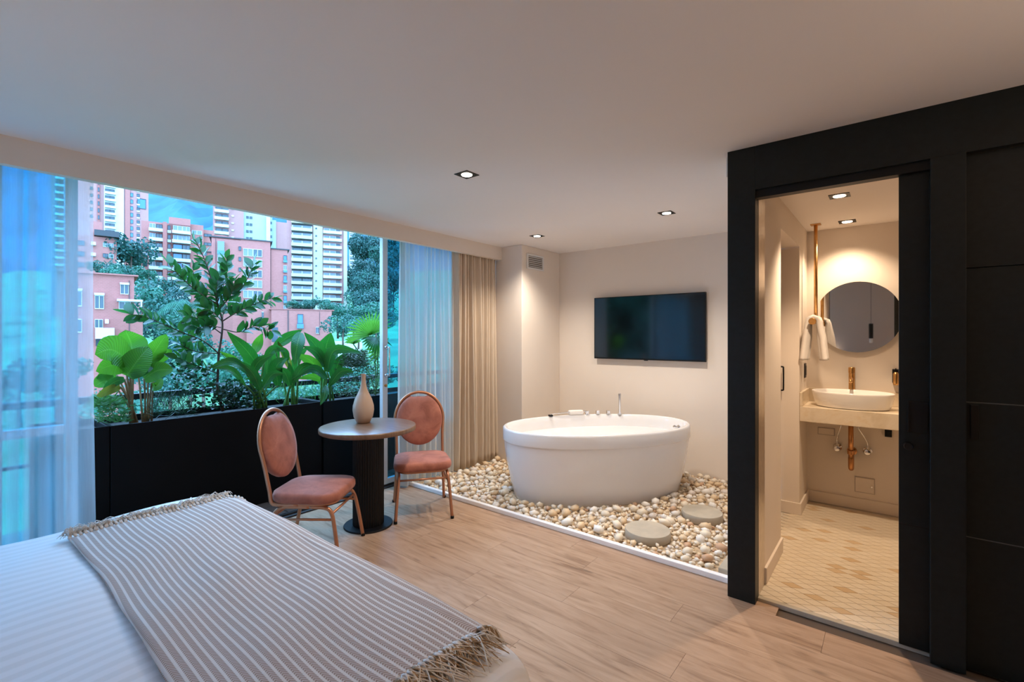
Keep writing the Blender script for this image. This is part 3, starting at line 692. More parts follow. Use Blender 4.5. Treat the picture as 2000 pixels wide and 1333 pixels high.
def make_chair(label):
    t = thing('banquet_chair', label, 'chair')
    MB().loft(softbox(.44, .44, .066, .11, z0=.368, puff=.014, taper=.10)).build('seat', 'velvet', t, True, angle=70)
    MB().loft(softbox(.40, .40, .016, .10, z0=.353)).build('seat_pan', 'rose', t, True, angle=50)
    for s in (-1, 1):
        MB().tube(smoothpath([(s*.215, .245, 0), (s*.20, .215, .195), (s*.19, .19, .305), (s*.187, .15, .341), (s*.187, .05, .347)], 5), .0125, 10).build('leg', 'rose', t, True)
        MB().tube(smoothpath([(s*.187, .05, .347), (s*.187, -.08, .347), (s*.188, -.13, .341), (s*.192, -.175, .30), (s*.20, -.205, .18), (s*.212, -.245, 0)], 5), .0125, 10).build('leg', 'rose', t, True)
        MB().tube([(s*.191, .198, .27), (s*.194, -.186, .27)], .008, 8).build('side_stretcher', 'rose', t, True)
    for y_, z_ in ((.19, .305), (-.178, .29)):
        MB().tube([(-.187, y_, z_), (.187, y_, z_)], .008, 8).build('cross_stretcher', 'rose', t, True)
    def bk(z): return -.205-(z-.45)*.20
    P = [(-.19, -.02, .360), (-.19, -.14, .360), (-.192, -.19, .372), (-.193, bk(.44), .44), (-.195, bk(.58), .58), (-.203, bk(.68), .68)]
    A = []
    for i in range(0, 19):
        a = pi-pi*i/18; z_ = .70+.226*sin(a); A.append((.205*cos(a), bk(z_), z_))
    Q = [(-x, y, z) for x, y, z in reversed(P)]
    MB().tube(smoothpath(P+A+Q, 3), .0125, 10).build('back_frame', 'rose', t, True)
    # oval padded back with a hand slot above it
    rings = []
    for k, (dpt, sc) in enumerate(((-.020, .90), (-.024, .97), (-.008, 1.0), (.018, .99), (.032, .93), (.040, .75), (.044, .4), (.045, .05))):
        r_ = []
        for i in range(48):
            a = 2*pi*i/48; x = .196*sc*cos(a); z_ = .214*sc*sin(a)
            if z_ > 0 and abs(x) < .075: z_ -= .022*sc*min(1, (.075-abs(x))/.03)
            z_ += .698; r_.append((x, bk(z_)+dpt, z_))
        rings.append(r_)
    MB().loft(rings).build('backrest', 'velvet', t, True, angle=70)
    for s in (-1, 1):
        for y_ in (.245, -.245):
            o = MB().lathe([(.014, 0), (.014, .018), (.012, .02)], 12).build('foot_cap', 'black', t, True, angle=40); o.location = (s*.2145, y_, 0)
    return t
ch = make_chair('pink velvet banquet chair with its back to the black planter, beside the bed')
ch.location = (-2.988, 1.632, 0); ch.rotation_euler = (0, 0, math.atan2(.6, .8)-pi/2)
c2 = dup(ch, (-2.982, 2.540, 0), math.atan2(-.585, .81)-pi/2, 'pink velvet banquet chair in front of the sheer curtain, facing the room')
for o in (ch, c2): o['group'] = 'pink banquet chairs at the round table'

# ------------------------------------------------------------------ bed and throw
BX0, BX1, BY0, BY1, BZ, BRD = -2.86, -.675, YBK+.06, 1.045, .585, .085
bed = thing('bed', 'wide bed with white tone-on-tone striped bedspread', 'bed', (0, 0, 0))
MB().box(BX0+.06, BY0, .03, BX1-.06, BY1-.06, .30).build('bed_base', 'greige', bed, bevel=.02)
rb = random.Random(3)
def wob(x, y): return .006*sin(x*5.1+y*2.3)+.005*sin(y*7.7-x*3.1)+.003*sin(x*13+y*9)
def spread(a, b):      # a cloth laid over a box with rounded edges and corners
    dn = .40; ext = dn+BRD*pi/2
    px = BX0+BRD-ext+a*(BX1-BX0-2*BRD+2*ext); py = BY0+b*(BY1-BRD-BY0+ext)
    ri = .10; cx, hx = (BX0+BX1)/2, (BX1-BX0)/2-BRD-ri; y1 = BY1-BRD-ri
    qx = abs(px-cx)-hx; qy = py-y1; sg = 1 if px > cx else -1
    vx, vy = max(qx, 0), max(qy, 0); L = sqrt(vx*vx+vy*vy); d = L-ri
    if d <= 0: return (px, py, BZ+wob(px, py))
    nx, ny = vx/L*sg, vy/L; bx, by = px-nx*d, py-ny*d
    if d < BRD*pi/2: o_, dr = BRD*sin(d/BRD), BRD*(1-cos(d/BRD))
    else: o_, dr = BRD, BRD+d-BRD*pi/2
    fold = .014*sin(px*15+py*13)*min(1, max(0, dr-BRD)*4)
    return (bx+nx*(o_+fold), by+ny*(o_+fold), BZ-min(dr, .57)+wob(bx, by)*(1-min(1, dr*8)))
MB().grid(spread, 120, 120).build('bedspread', 'linen', bed, True)
MB().box(BX0-.02, BY0-.055, .02, BX1+.02, BY0-.005, 1.1).build('headboard', 'greige', bed, bevel=.02)
th = thing('throw_blanket', 'taupe and cream striped woven throw with fringed ends across the bed foot', 'blanket', (0, 0, 0))
TX0, TX1, TY0 = -2.575, -.90, .365
def throwpt(a, s, off=.016):
    x = TX0+(TX1-TX0)*a; skew = .012*sin(a*5.2)
    flat = BY1-BRD-TY0
    if s < flat: y = TY0+s; z = 0; ny, nz = 0, 1
    elif s < flat+BRD*pi/2: an = (s-flat)/BRD; y = BY1-BRD+BRD*sin(an); z = -(BRD-BRD*cos(an)); ny, nz = sin(an), cos(an)
    else: y = BY1; z = -BRD-(s-flat-BRD*pi/2); ny, nz = 1, 0
    bump_ = .004*sin(x*7+s*6)+.0035*sin(x*3.1-s*17)+.003*sin(s*31+x*4)*min(1, 3*max(0, .5-abs(a-.6)))
    lift = .006 if s < .01 else 0
    drx = max(0, x-(BX1-BRD)); drz = BRD-sqrt(max(0, BRD*BRD-drx*drx)) if drx > 0 else 0
    return Vector((x, y+ny*(off+bump_)+(skew if s < flat else 0), BZ+z+nz*(off+.002+bump_)-drz+wob(x, y)*(1 if nz == 1 else .3)-lift))
TL = (BY1-BRD-TY0)+BRD*pi/2+.22
MB().grid(lambda a, b: throwpt(a, b*TL), 150, 90, uvfn=lambda a, b: ((TX1-TX0)*a, b*TL+.004*sin(a*14+b*5))).build('woven_cloth', 'throw', th, True, solid=.006)
def fringe(side, mats, length, n, name):
    b = MB(); r_ = random.Random(5 if side > 0 else 6)
    for i in range(n):
        s = TL*(.005+.985*i/n) if side > 0 else TL*(.005+.985*i/n); p = throwpt(1 if side > 0 else 0, s, .016)
        for k in range(15):
            le = length*r_.uniform(.6, 1.1); dx = side*le*r_.uniform(.5, .95); dy = le*r_.uniform(-.55, .55)
            kn = p+Vector((side*.02, r_.uniform(-.004, .004), r_.uniform(.004, .012)))
            ex, ey = p.x+dx, p.y+dy
            def dropx(x): 
                q = x-(BX1-BRD); return 0 if q < 0 else (BRD-sqrt(max(0, BRD*BRD-q*q)) if q < BRD else BRD+(q-BRD)*2)
            flatp = s < (BY1-BRD-TY0)
            if flatp:
                e1 = Vector((p.x+dx*.55, p.y+dy*.5+r_.uniform(-.01, .01), BZ+(r_.uniform(.012, .03) if side > 0 else r_.uniform(.02, .055))-(dropx(p.x+dx*.55) if side > 0 else 0)))
                xe = min(ex, BX1+.004) if side > 0 else ex
                e2 = Vector((xe, ey, BZ+.008+wob(ex, ey)-(dropx(ex) if side > 0 else 0)+r_.uniform(0, .012)))
                if e2.y > BY1-.02: e2.z -= (e2.y-BY1+.02)*1.5
            else:
                e1 = p+Vector((dx*.4, .01, -le*.3)); e2 = p+Vector((dx*.5+.01, .012, -le*.9))
            path = smoothpath([p+Vector((-side*.004, 0, .002)), kn, e1, e2], 3)
            b.tube(path, [.0036, .0044, .0038]+[.0017]*(len(path)-4)+[.0007], 4, mi=r_.randrange(len(mats)) if k > 1 else 0)
    o = b.build(name, mats, th, True); o['kind'] = 'stuff'; return o
fringe(1, ['fringe_tan', 'fringe_white', 'fringe_white'], .14, 56, 'fringe')
fringe(-1, ['fringe_white', 'fringe_white'], .11, 58, 'fringe')

# ------------------------------------------------------------------ window, curtains
def curtain(name, mat, ya, yb, x, ztop, amp, waves, label, flare=0, zbot=.012, seed=1, solid=.0):
    r_ = random.Random(seed); ph = [r_.random()*6 for _ in range(6)]
    def f(a, b):
        z = ztop+(zbot-ztop)*b
        yy = ya+(yb-ya)*a; m = (ya+yb)/2
        yy = m+(yy-m)*(1+flare*b)
        ag = amp*(.55+.45*b)
        aw = a+.012*sin(a*23+ph[0])
        xx = x+ag*sin(aw*2*pi*waves+ph[1])+ag*.45*sin(aw*2*pi*waves*.53+ph[2]+b*.6)+ag*.25*sin(aw*2*pi*waves*1.9+ph[3]-b*.8)+.012*b*sin(a*9+ph[4])
        return (xx, yy+.010*sin(b*3+ph[5]+a*12), z)
    o = MB().grid(f, int(waves*14), 26).build(name, mat, None, True, solid=solid); return tag(o, label, 'curtain')
curtain('sheer_curtain', 'sheer', -1.15, .62, -3.545, 2.40, .050, 13, 'blue-lit white sheer curtain gathered beside the bed', .0, seed=2)
curtain('sheer_curtain', 'sheer2', 2.76, 3.47, -3.565, 2.40, .030, 13, 'ivory sheer curtain behind the far pink chair', .02, seed=4)
curtain('drape', 'drape', 3.44, 4.10, -3.525, 2.40, .040, 12, 'heavy beige pleated drape next to the vent column', .03, zbot=.012, seed=5, solid=.003)
def panel(name, y0, y1, rails, label, mulls=()):
    t = thing(name, label, 'window', (XW, 0, 0), 0, None, 'structure')
    s = .055
    for a in (y0, y1-s): MB().box(-.025, a, .03, .025, a+s, 2.40).build('stile', 'alu', t, bevel=.004)
    for z in [.03, 2.34]+list(rails): MB().box(-.02, y0+s, z, .02, y1-s, z+.05).build('rail', 'alu', t, bevel=.004)
    for yy in mulls: MB().box(-.02, yy, .08, .02, yy+.04, 2.34).build('mullion', 'alu', t, bevel=.004)
    zz = [.08]+[r for r in rails]+[2.34]
    for i in range(len(zz)-1):
        MB().box(-.004, y0+s, zz[i]+(.05 if i else 0), .004, y1-s, zz[i+1]).build('pane', 'glass', t)
    return t
panel('window_1', YBK, .56, [.86], 'teal-tinted glazed door panel behind the blue-lit sheer curtain', (-.35, .22))
w2 = panel('window_2', 2.665, 4.09, [.575], 'teal-tinted sliding door panel behind the ivory sheer curtain')
hb = MB(); hb.tube(smoothpath([(.025, 2.70, 1.05), (.065, 2.70, 1.05), (.075, 2.70, 1.07), (.075, 2.70, 1.29), (.065, 2.70, 1.31), (.025, 2.70, 1.31)], 4), .008, 10); hb.build('door_pull', 'chrome', w2, True)
for z in (1.05, 1.31):
    o = MB().lathe([(.02, 0), (.02, .01), (.014, .018)], 18).build('pull_rose', 'chrome', w2, True, angle=40); o.location = (.025, 2.70, z); o.rotation_euler = (0, pi/2, 0)
o = MB().lathe([(.014, 0), (.014, .012), (.006, .016)], 16).build('key_lock', 'brass', w2, True, angle=40); o.location = (.025, 2.695, .955); o.rotation_euler = (0, pi/2, 0)
struct('window_sill', MB().box(XW-.05, YBK, -.02, XW+.05, 4.1, .012).box(XW-.012, YBK, .012, XW-.004, 4.1, .028).box(XW+.012, YBK, .012, XW+.02, 4.1, .028), 'roofdark', 'dark sliding track along the balcony threshold', 'track')
struct('window_head', MB().box(XW-.05, YBK, 2.36, XW+.04, 4.1, 2.42), 'alu', 'aluminium head frame above the sliding panels', 'frame')

# ------------------------------------------------------------------ balcony: deck, planters, rail
bd = struct('floor_balcony', MB().box(-5.0, -2.2, -.15, XW-.05, 4.9, -.022), 'deckgrout', 'narrow balcony floor of dark brown tiles', 'floor')
dm = MB().box(-.0725, -.146, -.022, .0725, .146, -.012).mesh('tile', 'deck')
for j in range(24):
    for i in range(3): put('tile', dm, bd, (XW-.128-i*.15, -1.9+j*.3, 0))
def planter(y0, y1, x, lab):
    t = thing('planter_box', lab, 'planter', (x, (y0+y1)/2, -.012)); L = (y1-y0)/2
    MB().box(-.012, -L, 0, 0, L, .81).box(-.50, -L, 0, -.488, L, .81).box(-.488, -L, 0, -.012, -L+.012, .81).box(-.488, L-.012, 0, -.012, L, .81).build('box_wall', 'planter', t, bevel=.002)
    MB().box(-.488, -L+.012, .60, -.012, L-.012, .76).build('soil_bed', 'soil', t); return t
planter(.46, .80, -4.19, 'short black planter box end behind the blue-lit sheer curtain')
planter(.805, 2.345, -4.18, 'long black planter box beyond the pink chair by the bed')
planter(2.36, 4.6, -4.165, 'black planter box beyond the round table and sliding door')
rl = thing('balcony_railing', 'black balcony railing behind the planter boxes', 'railing', (-4.95, 0, 0))
MB().box(-.03, -2.2, .885, .03, 4.9, .935).build('top_rail', 'black', rl, bevel=.003)
for i in range(6): MB().box(-.02, -2.1+i*1.36, -.02, .02, -2.06+i*1.36, .885).build('post', 'black', rl)
MB().box(-.012, -2.2, .45, .012, 4.9, .475).build('mid_rail', 'black', rl)

# ------------------------------------------------------------------ balcony plants
def leaf_mesh(path, width, fold=.25, prof=None, n=10, twist=0, side=None):
    """a leaf blade along a 3-D midrib path"""
    P = smoothpath(path, max(2, n//(len(path)-1))); b = MB(); N = len(P)
    rows = []
    for i, p in enumerate(P):
        t = i/(N-1); tan = (P[min(i+1, N-1)]-P[max(i-1, 0)]).normalized()
        sd = side or Vector((0, 1, 0)); sd = (sd-tan*sd.dot(tan))
        if sd.length < 1e-3: sd = tan.orthogonal()
        sd.normalize(); nr = sd.cross(tan).normalized()
        wd = width*.5*(prof(t) if prof else (sin(pi*min(1, t**.8*.97+.03)))**.75)
        row_ = []
        for k in (-1, -.5, 0, .5, 1):
            row_.append(p+sd*wd*k+nr*(abs(k)*wd*fold)+nr*.03*width*sin(t*14+k*2)*abs(k))
        rows.append(row_)
    b.loft(rows, close=False, cap=False); b.uvv = {i*5+k: ((k-2)*.5, i/(N-1)) for i in range(N) for k in range(5)}; return b
def z3(zx, zy): return 170+zx/3.3325, 460+zy/3.3325
def z4(zx, zy): return 400+zx/4.4425, 560+zy/4.4425
def pp(zf, x, y, X): u, v = zf(x, y); return ptx(u, v, X)
def plant_leaf(t, zf, pts, wpx, X0, mat, fold=.2, bulge=.0, prof=None, stem_to=None, stem_mat='stem_green', name='leaf', sc=3.3325, stem_r=.006, wk=1.25):
    W = []
    for i, q in enumerate(pts):
        x, y = q[:2]; dx = q[2] if len(q) > 2 else 0
        W.append(pp(zf, x, y, X0+dx))
    if len(W) == 2:
        m = (W[0]+W[1])/2+Vector((bulge, 0, abs(bulge)*.4)); W = [W[0], m, W[1]]
    dep = -(W[0].x)*abs(FW[0])+W[0].y*FW[1]
    width = wpx/sc/FPX*dep*wk
    ax = (W[-1]-W[0]).normalized(); view = Vector((0, 0, CAMZ))-W[1]; view.normalize(); sd = ax.cross(view)
    sd = (sd+view*random.uniform(-.35, .35)); sd.normalize()
    st = t
    if stem_to is not None:
        r0 = W[0]; mid = (r0+stem_to)/2+Vector((0, (r0.y-stem_to.y)*-.15, .03))
        st = MB().tube(bez(stem_to, mid, r0, 8), [stem_r*1.4, stem_r*1.3, stem_r*1.2]+[stem_r]*6, 8).build('stalk', stem_mat, t, True)
    o = leaf_mesh(W, width, fold, prof, 12, side=sd).build(name, mat, st, True)
    return o
paddle = lambda t: (max(0, sin(pi*min(1, (t*.93+.07)**.85)))**.6)
strap = lambda t: (max(0, sin(pi*min(1, (t*.95+.05)**.8)))**.85)
SZ = .755
pA = thing('paddle_leaf_plant', 'bright green plant with big paddle leaves on brown stalks in the planter', 'plant')
r1 = pp(z3, 305, 1215, -4.40); r1.z = SZ; r2 = pp(z3, 392, 1195, -4.42); r2.z = SZ
for (pts_, wd, mat, root, dx) in (
    ([(272, 815, .05), (160, 745, .14), (52, 775, .20)], 150, 'leaf_bright', r1, .05), ([(295, 790, -.02), (285, 700, -.06), (250, 617, -.02)], 150, 'leaf_bright', r1, 0),
    ([(258, 915, .05), (325, 820, .12), (402, 727, .10)], 130, 'leaf_bright', r1, .05), ([(398, 825, -.02), (450, 740, -.04), (517, 643, .02)], 95, 'leaf_bright', r2, 0),
    ([(252, 850, .02), (150, 850, .12), (58, 885, .16)], 95, 'leaf_bright', r1, 0), ([(300, 915, .06), (370, 870, .10), (446, 832, .08)], 60, 'leaf_broad', r1, 0),
    ([(372, 935, .05), (460, 880, .12), (562, 875, .14)], 95, 'leaf_bright', r2, 0), ([(243, 935, .02), (170, 960, .05), (100, 1025, .03)], 45, 'leaf_broad', r1, 0),
    ([(215, 985, .04), (140, 1010, .08), (58, 1060, .06)], 45, 'leaf_yellow', r1, 0), ([(440, 830, -.05), (500, 780, -.06), (552, 742, -.05)], 55, 'leaf_bright', r2, 0),
    ([(160, 960, -.04), (110, 950, -.05), (48, 985, -.05)], 85, 'leaf_bright', r1, 0), ([(330, 880, -.08), (380, 800, -.12), (420, 760, -.1)], 80, 'leaf_bright', r2, 0),
    ([(420, 960, .05), (450, 985, .08), (490, 930, .05)], 50, 'leaf_bright', r2, 0), ([(190, 905, -.05), (120, 915, -.08), (60, 930, -.06)], 70, 'leaf_bright', r1, 0)):
    plant_leaf(pA, z3, pts_, wd, -4.40, mat, .16, prof=paddle, stem_to=root+Vector((random.uniform(-.02, .02), random.uniform(-.03, .03), 0)), stem_mat='stem_red')

# small tree with many separate leaves
pT = thing('potted_tree', 'slender young tree with small dark leaves rising from the planter', 'tree')
branches = [
    ([(885, 1145, 0), (850, 1000, 0), (852, 900, 0), (858, 770, 0), (875, 660, .01), (880, 560, 0), (850, 450, 0), (810, 290, .02), (762, 150, .02), (712, 45, .03)], .013, 9, .42),
    ([(858, 770, 0), (760, 690, .04), (640, 640, .08), (520, 590, .1), (400, 540, .1), (275, 512, .12)], .006, 24, .2),
    ([(875, 640, 0), (760, 560, .05), (660, 520, .08)], .005, 12, .2), ([(850, 450, 0), (740, 380, .05), (640, 300, .08), (535, 190, .1)], .006, 22, .2),
    ([(850, 450, 0), (710, 350, -.05), (690, 215, -.06)], .005, 18, .2), ([(880, 560, 0), (960, 510, .03), (1080, 450, .05), (1215, 408, .06)], .006, 20, .25),
    ([(880, 610, 0), (990, 630, .05), (1100, 590, .08), (1205, 625, .1)], .005, 18, .3), ([(850, 430, 0), (895, 300, -.04), (910, 155, -.05)], .006, 20, .15),
    ([(885, 430, 0), (990, 360, .04), (1050, 270, .06), (1085, 185, .06)], .006, 18, .25), ([(852, 900, 0), (740, 860, .05), (590, 800, .08)], .005, 16, .2),
    ([(858, 770, 0), (700, 755, -.04), (575, 690, -.05)], .005, 16, .2), ([(880, 560, 0), (820, 500, .06), (760, 470, .1)], .004, 12, .2), ([(860, 480, 0), (930, 400, .06), (960, 310, .08)], .004, 14, .2),
    ([(880, 560, 0), (900, 480, -.06), (1010, 440, -.08)], .004, 12, .2), ([(870, 600, 0), (800, 590, .08), (720, 600, .12)], .004, 12, .2), ([(855, 460, 0), (840, 370, .08), (860, 260, .1)], .004, 12, .2)]
lmesh = []
for k in range(3):
    b = MB(); rows = []
    for i in range(6):
        t = i/5; wd = .0205*max(.02, sin(pi*(t*.94+.04)))**.8; rows.append([(t*.072, wd*q, abs(q)*wd*.3-.012*t*t*(k-.5)) for q in (-1, 0, 1)])
    b.loft(rows, close=False, cap=False); lmesh.append(b.mesh('leaf', 'leaf_ficus', True))
rt = random.Random(21); nleaf = 0
for pts_, r0, nl, start in branches:
    W = smoothpath([pp(z3, x, y, -4.42+dx) for x, y, dx in pts_], 6); N = len(W)
    rr = [r0*(1-.75*i/(N-1)) for i in range(N)]
    br_ = MB().tube(W, rr, 7).build('trunk' if r0 > .01 else 'branch', 'bark', pT, True)
    if r0 > .01: start = .62; nl = 26
    for k in range(nl+1):
        t = start+(1-start)*k/nl; i = min(N-2, int(t*(N-1))); p = W[i].lerp(W[i+1], t*(N-1)-i); tan = (W[i+1]-W[i]).normalized()
        sgn = 1 if k % 2 else -1
        out = tan.cross(Vector((1, 0, 0))).normalized()*sgn; out += Vector((rt.uniform(-.8, .8), rt.uniform(-.3, .3), rt.uniform(-.1, .5)))
        dr = (tan*rt.uniform(.5, 1.0)+out*.8).normalized() if k < nl else tan
        nrm = Vector((rt.uniform(-.2, 1), rt.uniform(-.6, .6), rt.uniform(.2, 1))); yv = nrm.cross(dr)
        if yv.length < .05: yv = dr.orthogonal()
        yv.normalize(); zv = dr.cross(yv); m3 = Matrix((dr, yv, zv)).transposed()
        s_ = rt.uniform(1.1, 1.6)
        put('leaf', lmesh[nleaf % 3], br_, p, m3.to_euler(), (s_, s_, s_)); nleaf += 1

# broad strap-leaved clumps
def clump(label, X0, root_px, leaves):
    t = thing('strap_leaf_plant', label, 'plant', group='broad strap-leaved plants in the planter')
    rt_ = pp(z4, root_px[0], root_px[1], X0); rt_.z = SZ
    for pts_, wd, mat in leaves:
        plant_leaf(t, z4, pts_, wd, X0, mat, .30, prof=strap, stem_to=rt_+Vector((random.uniform(-.03, .03), random.uniform(-.06, .06), 0)), sc=4.4425, stem_r=.008, wk=.98)
    return t
clump('broad strap-leaved plant in the planter right behind the slender tree', -4.40, (470, 985), [
    ([(455, 680, 0), (350, 540, .05), (190, 385, .12)], 115, 'leaf_broad'), ([(430, 580, -.05), (465, 490, -.08), (500, 405, -.05)], 85, 'leaf_bright'),
    ([(350, 740, .05), (250, 630, .1), (120, 560, .14)], 55, 'leaf_bright'), ([(390, 760, .08), (230, 650, .16), (20, 710, .2)], 75, 'leaf_broad'),
    ([(345, 855, .1), (220, 720, .16), (30, 700, .2)], 60, 'leaf_broad'), ([(410, 760, .05), (470, 650, .1), (600, 585, .12)], 85, 'leaf_broad'),
    ([(535, 880, -.02), (540, 700, -.05), (555, 540, -.08)], 95, 'leaf_broad'), ([(635, 860, .06), (625, 690, .12), (720, 620, .18)], 120, 'leaf_broad'),
    ([(520, 640, 0), (600, 540, .04), (705, 560, .1)], 75, 'leaf_broad'), ([(390, 840, .05), (430, 790, .1), (340, 800, .12)], 60, 'leaf_broad'),
    ([(480, 900, .1), (420, 760, .16), (300, 640, .2)], 80, 'leaf_broad'), ([(500, 880, .12), (590, 760, .2), (690, 760, .24)], 75, 'leaf_broad'), ([(440, 820, -.1), (380, 640, -.14), (300, 500, -.12)], 90, 'leaf_broad'), ([(510, 800, -.1), (600, 650, -.12), (640, 500, -.1)], 85, 'leaf_broad')])
clump('broad strap-leaved plant with a folded drooping leaf in the middle of the planter', -4.42, (745, 975), [
    ([(600, 525, -.05), (720, 440, -.05), (848, 375, 0)], 95, 'leaf_broad'), ([(830, 400, .05), (800, 520, .12), (775, 690, .15)], 110, 'leaf_broad'),
    ([(745, 720, 0), (700, 600, -.02), (630, 470, -.05)], 60, 'leaf_yellow'), ([(760, 880, .03), (745, 760, .06), (735, 660, .06)], 70, 'leaf_broad'),
    ([(720, 640, .02), (690, 560, .04), (620, 520, .08)], 55, 'leaf_broad'), ([(740, 860, .1), (690, 740, .15), (600, 700, .2)], 75, 'leaf_broad'), ([(760, 840, .08), (850, 700, .14), (960, 690, .18)], 80, 'leaf_broad'), ([(750, 780, -.1), (800, 620, -.12), (900, 520, -.1)], 80, 'leaf_broad')])
clump('broad strap-leaved plant with a pale blue-lit top leaf behind the vase', -4.40, (1060, 960), [
    ([(1050, 700, 0), (980, 540, .03), (860, 395, .05)], 115, 'leaf_broad'), ([(1010, 740, .04), (910, 640, .08), (795, 580, .12)], 95, 'leaf_bright'),
    ([(1040, 690, .02), (970, 570, .08), (850, 515, .14)], 85, 'leaf_broad'), ([(1045, 640, -.05), (1055, 510, -.08), (1095, 400, -.02)], 165, 'leaf_broad'),
    ([(1060, 740, .05), (1130, 550, .12), (1370, 580, .22)], 95, 'leaf_broad'), ([(1130, 790, 0), (1160, 660, .04), (1250, 560, .06)], 85, 'leaf_broad'),
    ([(1060, 800, .1), (930, 710, .18), (745, 810, .22)], 75, 'leaf_broad'), ([(1010, 810, 0), (920, 780, .03), (800, 800, .05)], 60, 'leaf_bright'),
    ([(1050, 860, .2), (1040, 940, .24), (1000, 1035, .25)], 60, 'leaf_broad'), ([(1110, 800, -.05), (1120, 640, -.08), (1150, 540, -.1)], 80, 'leaf_broad'), ([(1080, 860, .12), (1180, 740, .18), (1300, 740, .24)], 75, 'leaf_broad'), ([(1030, 860, -.1), (960, 720, -.12), (900, 640, -.1)], 80, 'leaf_broad'), ([(1090, 780, -.1), (1200, 640, -.12), (1290, 640, -.08)], 70, 'leaf_broad')])
# fan palm
pf = thing('fan_palm', 'lime green fan palm beside the sliding door frame', 'palm')
def fan(cx, cy, a0, a1, rad, n, X0, mat):
    c_ = pp(z4, cx, cy, X0)
    for i in range(n):
        a = radians(a0+(a1-a0)*i/(n-1)); rr = rad*random.uniform(.9, 1.08)
        e = pp(z4, cx+rr*cos(a), cy-rr*sin(a), X0+.05); m = pp(z4, cx+rr*.55*cos(a), cy-rr*.55*sin(a)-8, X0+.06)
        o = leaf_mesh([c_, m, e], .028, .5, lambda t: min(1, t*2.2+.15)*(1-t**4*.96), 8, side=(e-c_).normalized().cross(Vector((1, 0, .3)))).build('frond', mat, pf, True)
    base = pp(z4, 1480, 900, X0); base.z = SZ
    MB().tube(bez(base, (base+c_)/2+Vector((0, .05, .05)), c_, 8), .007, 7).build('stalk', 'stem_green', pf, True)
fan(1440, 420, 20, 200, 210, 20, -4.50, 'leaf_palm'); fan(1490, 440, 190, 330, 150, 14, -4.48, 'leaf_broad'); fan(1530, 560, 60, 240, 130, 12, -4.55, 'leaf_palm'); fan(1290, 500, 20, 170, 80, 9, -4.62, 'leaf_palm')
# low fill plants: leafy masses too fine to count
def tuft(name, label, mat, zf, boxes, n, ln, wd, X0, up=.6, spread=1., kind='stuff'):
    b = MB(); r_ = random.Random(len(label))
    for (x0, y0, x1, y1) in boxes:
        for _ in range(n):
            p = pp(zf, r_.uniform(x0, x1), r_.uniform(y0, y1), X0+r_.uniform(-.16, .16)); p.z = max(p.z, SZ)
            d = Vector((r_.uniform(-1, 1)*spread, r_.uniform(-1, 1)*spread, r_.uniform(-.2, 1)*up)).normalized()*ln*r_.uniform(.6, 1.3)
            s_ = d.cross(Vector((r_.uniform(-1, 1), r_.uniform(-1, 1), r_.uniform(-1, 1)))).normalized()*wd
            b.quad(p, p+d*.5+s_, p+d, p+d*.5-s_)
    o = b.build(name, mat); tag(o, label, 'plant', kind=kind); return o
tuft('shrub_foliage', 'dark small-leaved ground shrub at the foot of the slender tree', 'leaf_dark', z3, [(640, 1000, 1090, 1130), (560, 830, 850, 1000), (880, 940, 1000, 1110)], 260, .035, .013, -4.42)
tuft('grass_foliage', 'fine dark grass between the paddle-leaf plant and the tree', 'leaf_dark', z3, [(420, 1060, 680, 1185)], 420, .12, .002, -4.42, 1, .5)
tuft('fern_foliage', 'soft green ferns at the foot of the paddle-leaf plant', 'grassy', z3, [(62, 1090, 270, 1220), (62, 1060, 200, 1120)], 380, .06, .005, -4.42)
tuft('needle_foliage', 'olive fine-leaved shrub behind the vase near the door frame', 'leaf_olive', z4, [(1140, 600, 1520, 960), (1200, 560, 1400, 700)], 1500, .045, .005, -4.45)
tuft('understory_foliage', 'dark low leaves under the broad strap-leaved plants', 'leaf_dark', z4, [(60, 830, 520, 1060)], 500, .04, .012, -4.45)
tuft('grass_foliage', 'light green grass tufts along the planter rim under the broad leaves', 'grassy', z4, [(560, 880, 1020, 1000)], 260, .10, .002, -4.5, 1.2, .4)

# ------------------------------------------------------------------ outside: ground, mountain, buildings, trees
def terr(D): 
    K = [(6, -16), (20, -11), (40, -6), (60, -3), (90, 1), (130, 5), (180, 12), (260, 28), (500, 70)]
    for (a, za), (b, zb) in zip(K, K[1:]):
        if D <= b: return za+(zb-za)*max(0, (D-a)/(b-a))
    return K[-1][1]
b = MB(); b.grid(lambda a, c: (lambda D, L: (FW[0]*D+RT[0]*L, FW[1]*D+RT[1]*L, terr(D)+1.2*sin(L*.07)+.8*sin(D*.11)))(6+494*a**2, (c-.5)*900*(.12+.88*a)-60*a), 60, 50)
struct('ground', b, 'ground', 'green hillside ground dropping away below the balcony', 'ground', smooth=True)
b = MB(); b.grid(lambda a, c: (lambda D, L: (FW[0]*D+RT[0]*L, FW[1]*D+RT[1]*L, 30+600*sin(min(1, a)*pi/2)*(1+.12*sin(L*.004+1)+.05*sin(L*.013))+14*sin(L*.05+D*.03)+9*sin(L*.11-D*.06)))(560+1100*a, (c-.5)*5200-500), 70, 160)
struct('mountain', b, 'hill', 'forested mountain slope behind the towers, haze blue put into its colour', 'mountain', smooth=True)

